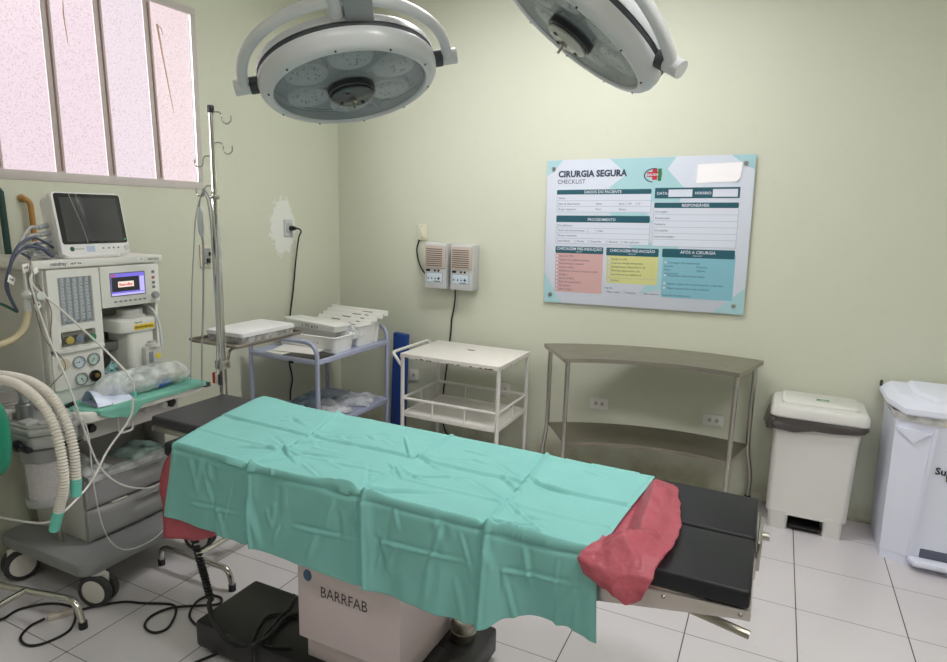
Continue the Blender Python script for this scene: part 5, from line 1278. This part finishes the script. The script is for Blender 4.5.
b = B(); lathe(b, [(0, .0306), (.029, .0306)], Matrix.Translation((.39, -2.530, .800)), 28); box(b, -.001, .001, 0, .024, .0308, .0316, M=Matrix.Translation((.39, -2.530, .800))); part('gauge_face', b, mat('gauge_face_grey', (206, 206, 204), .4), gz)
b = B(); lathe(b, [(.034, 0), (.036, .014), (.024, .02), (.022, .034), (0, .034)], Matrix.Translation((.555, -2.42, .80)), 28); lathe(b, [(.024, 0), (.026, .01), (0, .012)], Matrix.Translation((.57, -2.49, .80)), 24); box(b, .49, .545, -2.545, -2.50, .80, .815, .004); part('flow_sensor', b, mat('sensor_grey', (176, 176, 174), .4), ab)
b = B(); tube(b, [(.50, -2.40, .80), (.53, -2.395, .83), (.56, -2.37, .85)], .009, 8, smooth=4); part('lock_lever', b, black_plastic, ab)
b = B(); tube(b, [(.61, -2.47, .735), (.65, -2.46, .725), (.66, -2.42, .74)], .008, 8, smooth=4); part('lock_lever', b, black_plastic, ab)
b = B(); ball(b, (.535, -2.575, .735), .022, sc=(1.4, .7, 1)); box(b, .545, .61, -2.585, -2.563, .722, .738, .004); part('lock_knob', b, black_plastic, ab)
b = B(); cyl(b, (.46, -2.57, .745), (.475, -2.625, .745), .017, 16); cyl(b, (.475, -2.62, .745), (.48, -2.645, .745), .021, 18); part('bag_port', b, machine_grey, ab)
b = B(); lathe(b, [(0, 0), (.098, 0), (.098, .115), (.090, .125), (0, .125)], Matrix.Translation((.27, -2.47, .80)), 36); part('bellows_dome', b, clear_acrylic, ab)
b = B(); lathe(b, [(0, 0)] + [(.072 if k % 2 else .078, .006 * k) for k in range(1, 9)] + [(0, .05)], Matrix.Translation((.27, -2.47, .80)), 32); part('bellows', b, mat('bellows_pinkish', (206, 190, 190), .6, var=.06), ab)
def hose(pts, r, pitch=.0085, amp=.0028):
    b = B(); P = spline(pts, 60); L_ = [0]
    for i in range(1, len(P)): L_.append(L_[-1] + (P[i] - P[i - 1]).length)
    n = int(L_[-1] / (pitch / 5)); out = []; j = 0
    for k in range(n + 1):
        s = L_[-1] * k / n
        while j < len(L_) - 2 and L_[j + 1] < s: j += 1
        out.append(P[j].lerp(P[j + 1], (s - L_[j]) / max(1e-6, L_[j + 1] - L_[j])))
    tube(b, out, r, 14, radii=[r + amp * (math.cos(2 * PI * k / 5)) for k in range(n + 1)]); return b
hose_white = mat('hose_white', (220, 214, 204), .45, var=.05)
for pts, c0_, c1_ in (([(.36, -2.68, .93), (.567, -2.67, .992), (.640, -2.66, 1.017), (.752, -2.66, 1.012), (.850, -2.66, .973), (.912, -2.66, .907), (.938, -2.66, .811), (.935, -2.66, .708), (.893, -2.66, .604)], (.896, -2.66, .609), (.858, -2.66, .533)),
                      ([(.30, -2.60, .93), (.490, -2.61, .995), (.594, -2.615, 1.015), (.736, -2.615, 1.012), (.838, -2.615, .976), (.904, -2.615, .902), (.929, -2.615, .812), (.928, -2.615, .70)], (.928, -2.615, .712), (.920, -2.615, .650))):
    h_ = part('breathing_hose', hose(pts, .0142, .0105, .0024), hose_white, am, angle=60)
    b = B(); cyl(b, c0_, c1_, .0172, 20, r2=.0162); part('hose_cuff', b, teal_plastic, h_)
b = B(); tube(b, [(.47, -2.50, .87), (.46, -2.51, .93), (.42, -2.56, .965), (.34, -2.62, .96), (.22, -2.66, .94)], .016, 12, smooth=8); part('elbow_tube', b, mat('elbow_grey', (150, 152, 152), .3, .3), am)
b = B()
def bagf(u, v):
    a = 2 * PI * u; s = PI * v
    r = .066 * math.sin(s) ** .7 * (1 + .05 * math.cos(2 * a))
    return Vector((.552 + r * math.cos(a), -2.66 + r * .8 * math.sin(a), .800 + .145 * math.cos(s) * .96))
grid(b, 32, 24, bagf); bmesh.ops.remove_doubles(b, verts=b.verts, dist=.0005); cyl(b, (.555, -2.65, .775), (.49, -2.64, .748), .016, 14)
part('breathing_bag', b, mat('bag_green_rubber', (34, 148, 118), .35, var=.06, coat=.3), am, recalc=True)
# fittings and tubing at the upper near corner
b = B(); lathe(b, [(.010, 0), (.012, .006), (.012, .085), (0, .085)], Matrix.Translation((.425, -2.432, 1.195)), 18); ball(b, (.435, -2.43, 1.262), .020, sc=(1, 1.2, .8)); cyl(b, (.43, -2.425, 1.265), (.475, -2.415, 1.262), .011, 14); lathe(b, [(.012, 0), (.016, .004), (.016, .014), (0, .016)], Matrix.Translation((.475, -2.415, 1.262)) @ Matrix.Rotation(PI / 2, 4, 'Y'), 16); cyl(b, (.425, -2.432, 1.28), (.425, -2.432, 1.36), .006, 10); part('regulator_valve', b, mat('valve_white', (218, 220, 218), .3, .2), am)
b = B(); tube(b, [(.425, -2.432, 1.20), (.425, -2.440, 1.17), (.42, -2.455, 1.13), (.41, -2.50, 1.095), (.39, -2.58, 1.085), (.35, -2.70, 1.10)], .0125, 12, smooth=8); part('supply_hose', b, mat('hose_beige', (206, 192, 160), .45), am)
for pts, r in (([(.47, -2.428, 1.36), (.475, -2.432, 1.30), (.50, -2.365, 1.215), (.56, -2.255, 1.055), (.64, -2.215, .955), (.672, -2.205, .90), (.675, -2.212, .842), (.675, -2.235, .763), (.675, -2.335, .664), (.70, -2.43, .57), (.74, -2.56, .52), (.70, -2.60, .489), (.50, -2.60, .452), (.285, -2.60, .431), (.1, -2.62, .42)], .0042),
               ([(.472, -2.43, 1.35), (.485, -2.445, 1.30), (.51, -2.42, 1.12), (.66, -2.455, .975), (.68, -2.410, .733), (.685, -2.373, .608), (.685, -2.299, .513), (.685, -2.193, .454), (.69, -2.112, .454), (.70, -2.046, .479), (.72, -2.0, .52)], .0037),
               ([(.662, -2.44, .86), (.668, -2.401, .766), (.668, -2.396, .563), (.665, -2.378, .390), (.66, -2.338, .273), (.655, -2.265, .207), (.65, -2.149, .196), (.62, -2.05, .21)], .0026)):
    b = B(); tube(b, pts, r, 8, smooth=8); part('sampling_line', b, cable_white, am)
b = B(); lathe(b, [(.007, -.012), (.008, 0), (.007, .012)], Matrix.Translation((.676, -2.206, .86)), 12); part('luer_lock', b, teal_plastic, am)
for pts in ([(.40, -2.40, 1.395), (.47, -2.43, 1.385), (.470, -2.445, 1.33), (.46, -2.43, 1.26), (.45, -2.40, 1.10), (.47, -2.34, .98), (.45, -2.395, .90)], [(.45, -2.40, 1.30), (.462, -2.37, 1.20), (.455, -2.382, 1.08)]):
    b = B(); tube(b, pts, .0018, 6, smooth=8); part('thin_wire', b, mat('thin_wire_brown', (128, 104, 96), .5), am)

# things on the machine ------------------------------------------------------
b = B()
def towel(u, v):
    y = lerp(-2.395, -1.822, u); s = lerp(0, .41, v)
    drop = interp([0, .08, .22, .34, .46, .62, 1], [.0, .012, .048, .066, .022, .020, .020], u)
    x = .445 + s; z = .8165 + .0035 * (nz3(y * 14, s * 14, 3) + .6) + .005 * max(0, nz3(y * 7, s * 5, 8))
    lim = .188 + .002 * nz3(y * 10, 0)
    if u < .12: lim -= (.12 - u) * .9
    if s > lim: 
        e = min(1, (s - lim) / (.41 - lim)); x = .445 + lim + .005 * min(1, e * 4); z = z - drop * e
    return Vector((x, y, z))
grid(b, 90, 40, towel)
tw = solo('green_towel', b, green_cloth, 'folded green cotton cloth spread on the work shelf of the anaesthesia machine', 'cloth', origin=(.55, -2.1, .815), angle=80, recalc=True)
md = tw.modifiers.new('thickness', 'SOLIDIFY'); md.thickness = .003; md.offset = -.2
t = thing('breathing_circuit_bag', (.54, -2.04, .825), 'clear plastic bag holding a breathing tube on the green cloth of the anaesthesia machine', 'plastic bag')
b = B()
def pil(u, v):
    a = 2 * PI * u; y = lerp(-2.29, -1.842, v)
    e = max(0, 1 - abs(2 * v - 1) ** 5) ** .5
    r = 1 + .16 * noise.noise(Vector((math.cos(a) * 2, math.sin(a) * 2, v * 7))) + .06 * noise.noise(Vector((math.cos(a) * 5, math.sin(a) * 5, v * 22)))
    zc = .8265 + .050 * e
    return Vector((.548 + .062 * e * r * math.cos(a) , y, max(.8235, zc + .053 * e * r * math.sin(a))))
grid(b, 48, 60, pil); bmesh.ops.remove_doubles(b, verts=b.verts, dist=.0004); part('bag_film', b, film, t, recalc=True, angle=60)
b = hose([(.55, -2.20, .848), (.56, -2.10, .856), (.545, -2.0, .856), (.55, -1.92, .850)], .014, .010, .003); part('inner_tube', b, clear_mat('inner_tube_clear', (224, 226, 222), .35, .25), t, angle=60)
b = B(); cyl(b, (.585, -2.03, .842), (.580, -1.965, .846), .0135, 18); part('blue_adapter', b, mat('adapter_blue', (52, 92, 176), .4), t)
b = B(); cyl(b, (.566, -1.935, .85), (.56, -1.90, .862), .014, 16); cyl(b, (.55, -1.91, .85), (.553, -1.893, .875), .010, 14); part('yellow_adapter', b, mat('adapter_yellow', (198, 186, 120), .4), t)
b = B(); ball(b, (.53, -2.215, .855), .028, sc=(1, 1.2, .9)); cyl(b, (.55, -2.24, .85), (.56, -2.19, .86), .018, 14); part('blue_mask_cushion', b, mat('mask_blue', (148, 164, 206), .4), t)
b = B()
def pk(u, v):
    y = lerp(-2.318, -2.175, u); x = lerp(.615, .47, v)
    z = .8225 + .055 * math.sin(PI * min(1, v * 1.1)) ** .8 * (1 - u * .75) + .004 * nz3(u * 6, v * 6, 5); 
    return Vector((x + .02 * u, y + .02 * v, z))
grid(b, 24, 24, pk)
def pk2(u, v): q = pk(u, v); return Vector((q.x, q.y, .8205 + .003 * u))
grid(b, 24, 24, pk2); bmesh.ops.remove_doubles(b, verts=b.verts, dist=.0006)
solo('sterile_packet', b, mat('packet_blue_white', (206, 216, 236), .35, var=.10, scale=12), 'blue and white packet at the near end of the green cloth', 'packet', origin=(.56, -2.25, .82), recalc=True)
b = B()
def rag(u, v):
    y = lerp(-2.165, -2.085, u); s = v
    return Vector((.455 - .02 * s + .014 * nz3(u * 5, v * 5, 2), y + .018 * nz3(v * 4, u * 2, 6) + .03 * (u - .5) * -s, .823 + .125 * s * (1 - .35 * abs(u - .5)) ))
grid(b, 20, 24, rag)
rg = solo('plastic_pouch', b, clear_mat('pouch_teal', (150, 196, 196), .3, .2, bump=.8, bscale=50), 'bluish clear pouch propped upright against the machine below the vaporiser', 'pouch', origin=(.45, -2.12, .823)); md = rg.modifiers.new('thickness', 'SOLIDIFY'); md.thickness = .001
crumple('sterile_pouch', (.355, -2.235, .488), .19, .14, .05, 'white crumpled film pouch in the open tray above the drawers', 'pouch', clear_mat('tray_film_white', (224, 226, 226), .3, .2, bump=.4, bscale=14), 21, None, .1, .2)
crumple('sterile_pouch', (.36, -2.00, .488), .17, .18, .042, 'green tinted clear pouch in the open tray above the drawers', 'pouch', clear_mat('tray_film_green', (160, 186, 178), .35, .2, bump=.4, bscale=14), 25, None, .2, .45)
b = B()
def over(u, v):
    y = lerp(-2.30, -1.93, u); s = lerp(0, .10, v); dr_ = max(0, s - .05)
    return Vector((.43 + min(s, .052) + .002, y, .4905 + .003 * nz3(y * 20, s * 20) + .006 * max(0, nz3(y * 9, 1)) - dr_ * (.5 + .5 * nz3(y * 11, 4)) * (1 if dr_ > 0 else 0)))
grid(b, 50, 14, over)
ov = solo('packing_film', b, clear_mat('loose_film', (214, 216, 216), .35, .2, bump=.3, bscale=12), 'loose clear film hanging over the upper drawer of the anaesthesia machine', 'film', origin=(.45, -2.1, .49)); md = ov.modifiers.new('thickness', 'SOLIDIFY'); md.thickness = .0008

# patient monitor -----------------------------------------------------------------
pmn = thing('patient_monitor', (.36, -2.14, 1.386), 'white patient monitor with a large dark screen on top of the anaesthesia machine', 'monitor')
TL = math.radians(10)
MM = Matrix.Translation((.405, -2.122, 1.398)) @ Matrix.Rotation(math.radians(3), 4, 'Z') @ Matrix.Rotation(-TL, 4, 'Y') @ Matrix(((0, 0, 1, 0), (1.03, 0, 0, 0), (0, 1, 0, 0), (0, 0, 0, 1)))
b = B(); prism(b, rrect(-.150, -.002, .144, .252, .016, 5), 'xy', -.030, 0, bev=.005, M=MM); prism(b, rrect(-.140, .015, .132, .240, .02, 4), 'xy', -.095, -.03, bev=.010, M=MM); part('housing', b, mat('monitor_white', (233, 231, 231), .35, var=.01), pmn)
b = B(); prism(b, rrect(-.141, .045, .137, .247, .010, 5), 'xy', .0002, .0016, M=MM); gls = part('front_glass', b, mat('front_glass_black', (22, 23, 25), .10, coat=.5, var=.0), pmn)
b = B(); flat(b, [(-.122, .055), (.120, .055), (.120, .232), (-.122, .232)], .0019, 0, MM); part('screen', b, mat('screen_off_grey', (62, 63, 66), .10, coat=.4, var=.05), gls)
b = B(); flat(b, [(-.088, .241), (-.066, .241), (-.035, .060), (-.042, .060)], .0021, 0, MM) if False else None
flat(b, [(.124, .058), (.131, .058), (.131, .062), (.124, .062)], .0021, 0, MM); part('status_light', b, emit_mat('green_status', (90, 210, 110), 1), gls)
b = B(); tube(b, [MM @ Vector((-.080, .245, .002)), MM @ Vector((-.070, .20, .0022)), MM @ Vector((-.050, .12, .0022)), MM @ Vector((-.040, .05, .0022))], .0018, 6, smooth=4); part('film_edge', b, mat('film_edge_pale', (152, 150, 150), .4), gls)
b = B(); lathe(b, [(0, .0006), (.0095, .0006), (.0095, 0)], MM @ Matrix.Translation((-.108, .026, .0002)), 20); part('logo_disc', b, mat('logo_green', (38, 92, 76), .4), pmn)
b = B(); text(b, 'mindray', -.096, .0225, .0125, .0006, 0, MM, width=.036); 
for x in (.022, .047, .068, .090): flat(b, [(x - .005, .022), (x + .005, .022), (x + .003, .029), (x - .003, .029)], .0006, 0, MM)
part('printed_marks', b, mat('mark_grey', (120, 120, 124), .5), pmn)
b = B(); flat(b, rrect(-.050, .012, -.014, .036, .002), .0006, 0, MM); part('asset_label', b, mat('label_bluish', (186, 198, 222), .4), pmn)
b = B(); lathe(b, [(.011, 0), (.011, .004), (0, .005)], MM @ Matrix.Translation((.128, .024, 0)), 20); part('power_button', b, mat('button_pale', (212, 210, 212), .4), pmn)
b = B(); prism(b, rrect(.285, -2.272, .425, -2.035, .02), 'xy', 1.387, 1.402, bev=.004); part('foot_plate', b, mat('monitor_foot', (226, 224, 224), .4, var=.01), pmn)
b = B()
for k in range(4): cyl(b, MM @ Vector((-.146, .040 + .030 * k, -.065)), MM @ Vector((-.186, .036 + .028 * k, -.055)), .0115, 14, r2=.009)
part('connector_plug', b, mat('plug_grey', (182, 184, 188), .4), pmn)
b = B()
for k, q in enumerate((.40, .55, .70, .85)):
    p0 = MM @ Vector((-.186, .036 + .028 * k, -.055)); tube(b, [p0, p0 + Vector((0, -.035, -.005)), Vector((.37 + .01 * k, -2.40 - .01 * k, 1.44 - .005 * k)), Vector((.40, -2.37, 1.402 + .01 * k)), Vector((.38, -2.30 - .01 * k, 1.396 + .008 * k)), Vector((.34, -2.36, 1.405 + .008 * k)), Vector((.42, -2.385, 1.41))], .0062, 8, smooth=6)
part('grey_cable', b, cable_grey, pmn)
b = B()
tube(b, [(.36, -2.28, 1.43), (.39, -2.36, 1.47), (.41, -2.42, 1.455), (.42, -2.455, 1.42), (.428, -2.478, 1.376), (.43, -2.500, 1.305), (.43, -2.488, 1.249), (.428, -2.470, 1.205)], .005, 8, smooth=6)
tube(b, [(.36, -2.30, 1.42), (.40, -2.385, 1.44), (.42, -2.45, 1.41), (.432, -2.49, 1.34), (.432, -2.494, 1.28), (.43, -2.474, 1.215)], .0042, 8, smooth=6)
tube(b, [(.41, -2.32, 1.40), (.42, -2.36, 1.43), (.415, -2.40, 1.44), (.40, -2.42, 1.42), (.42, -2.40, 1.397)], .0055, 8, smooth=6)
tube(b, [(.40, -2.37, 1.45), (.42, -2.345, 1.425), (.425, -2.32, 1.398)], .007, 8, smooth=6)
part('navy_cable', b, cable_navy, pmn)
for q_, (x, y, z, a, s) in enumerate(((.468, -2.447, 1.366, .1, 1.1), (.452, -2.492, 1.325, -.5, 1), (.474, -2.418, 1.355, .3, .8), (.478, -2.425, 1.225, .45, 1))):
    Mg = Matrix.Translation((x, y, z)) @ Matrix.Rotation(.5, 4, 'Z') @ Matrix.Rotation(a, 4, 'X'); b = B(); box(b, -.0008, .0008, -.018 * s, .018 * s, -.014 * s, .014 * s, .0006, M=Mg)
    tg_ = part('cable_tag', b, paper, pmn)
    if q_ == 2: continue
    b = B(); text(b, '16-08', -.013 * s, -.002, .010 * s, .0012, 0, Mg @ Matrix(((0, 0, 1, 0), (1, 0, 0, 0), (0, 1, 0, 0), (0, 0, 0, 1))), bold=.0004); part('tag_print', b, ink, tg_)
b = B(); tube(b, [(.44, -2.60, 1.262), (.43, -2.53, 1.243), (.428, -2.47, 1.203)], .0055, 8, smooth=4); part('green_lead', b, mat('lead_green', (36, 78, 62), .45), pmn)

# ================================================================ FLOOR CORDS
t = thing('extension_lead', (.55, -2.49, 0), 'black cord looped on the tiles around the chrome foot with a pale inline plug', 'cord')
b = B(); Z = .0055
tube(b, [(.30, -2.70, Z), (.363, -2.614, Z), (.358, -2.543, Z), (.418, -2.468, Z), (.502, -2.438, Z), (.573, -2.451, Z + .004), (.654, -2.525, Z), (.652, -2.608, Z), (.611, -2.651, Z), (.542, -2.640, Z), (.503, -2.584, Z), (.514, -2.535, Z + .006)], .005, 8, smooth=8); part('cord', b, black_cord, t)
b = B(); Mw = Matrix.Translation((.541, -2.492, .0)) @ Matrix.Rotation(math.atan2(.08, .045), 4, 'Z'); box(b, -.042, .044, -.012, .012, .001, .022, .004, M=Mw); box(b, -.004, .004, -.013, .013, .001, .023, .002, M=Mw); part('inline_plug', b, mat('inline_plug_pale', (196, 186, 176), .45), t)
b = B(); tube(b, [(.576, -2.448, .012), (.60, -2.392, Z), (.672, -2.319, Z), (.747, -2.289, Z), (.855, -2.241, Z), (.914, -2.266, Z), (.969, -2.348, Z), (.946, -2.392, Z), (.883, -2.382, Z), (.851, -2.329, Z), (.879, -2.261, Z + .004), (.951, -2.199, Z), (1.021, -2.150, Z), (.995, -2.114, Z), (.941, -2.126, Z), (.942, -2.192, Z + .008), (.977, -2.255, Z), (1.048, -2.285, Z), (1.13, -2.29, Z), (1.19, -2.28, Z)], .005, 8, smooth=8)
solo('floor_cable', b, black_cord, 'black cord looping across the tiles from the pale plug to the table foot', 'cord', origin=(.9, -2.3, 0))
b = B(); tube(b, [(1.30, -2.56, Z), (1.24, -2.50, Z), (1.214, -2.454, Z), (1.227, -2.411, Z), (1.251, -2.361, Z), (1.275, -2.309, Z)], .005, 8, smooth=8)
solo('floor_cable', b, black_cord, 'short black cord end slipping under the front of the black table foot', 'cord', origin=(1.24, -2.45, 0))
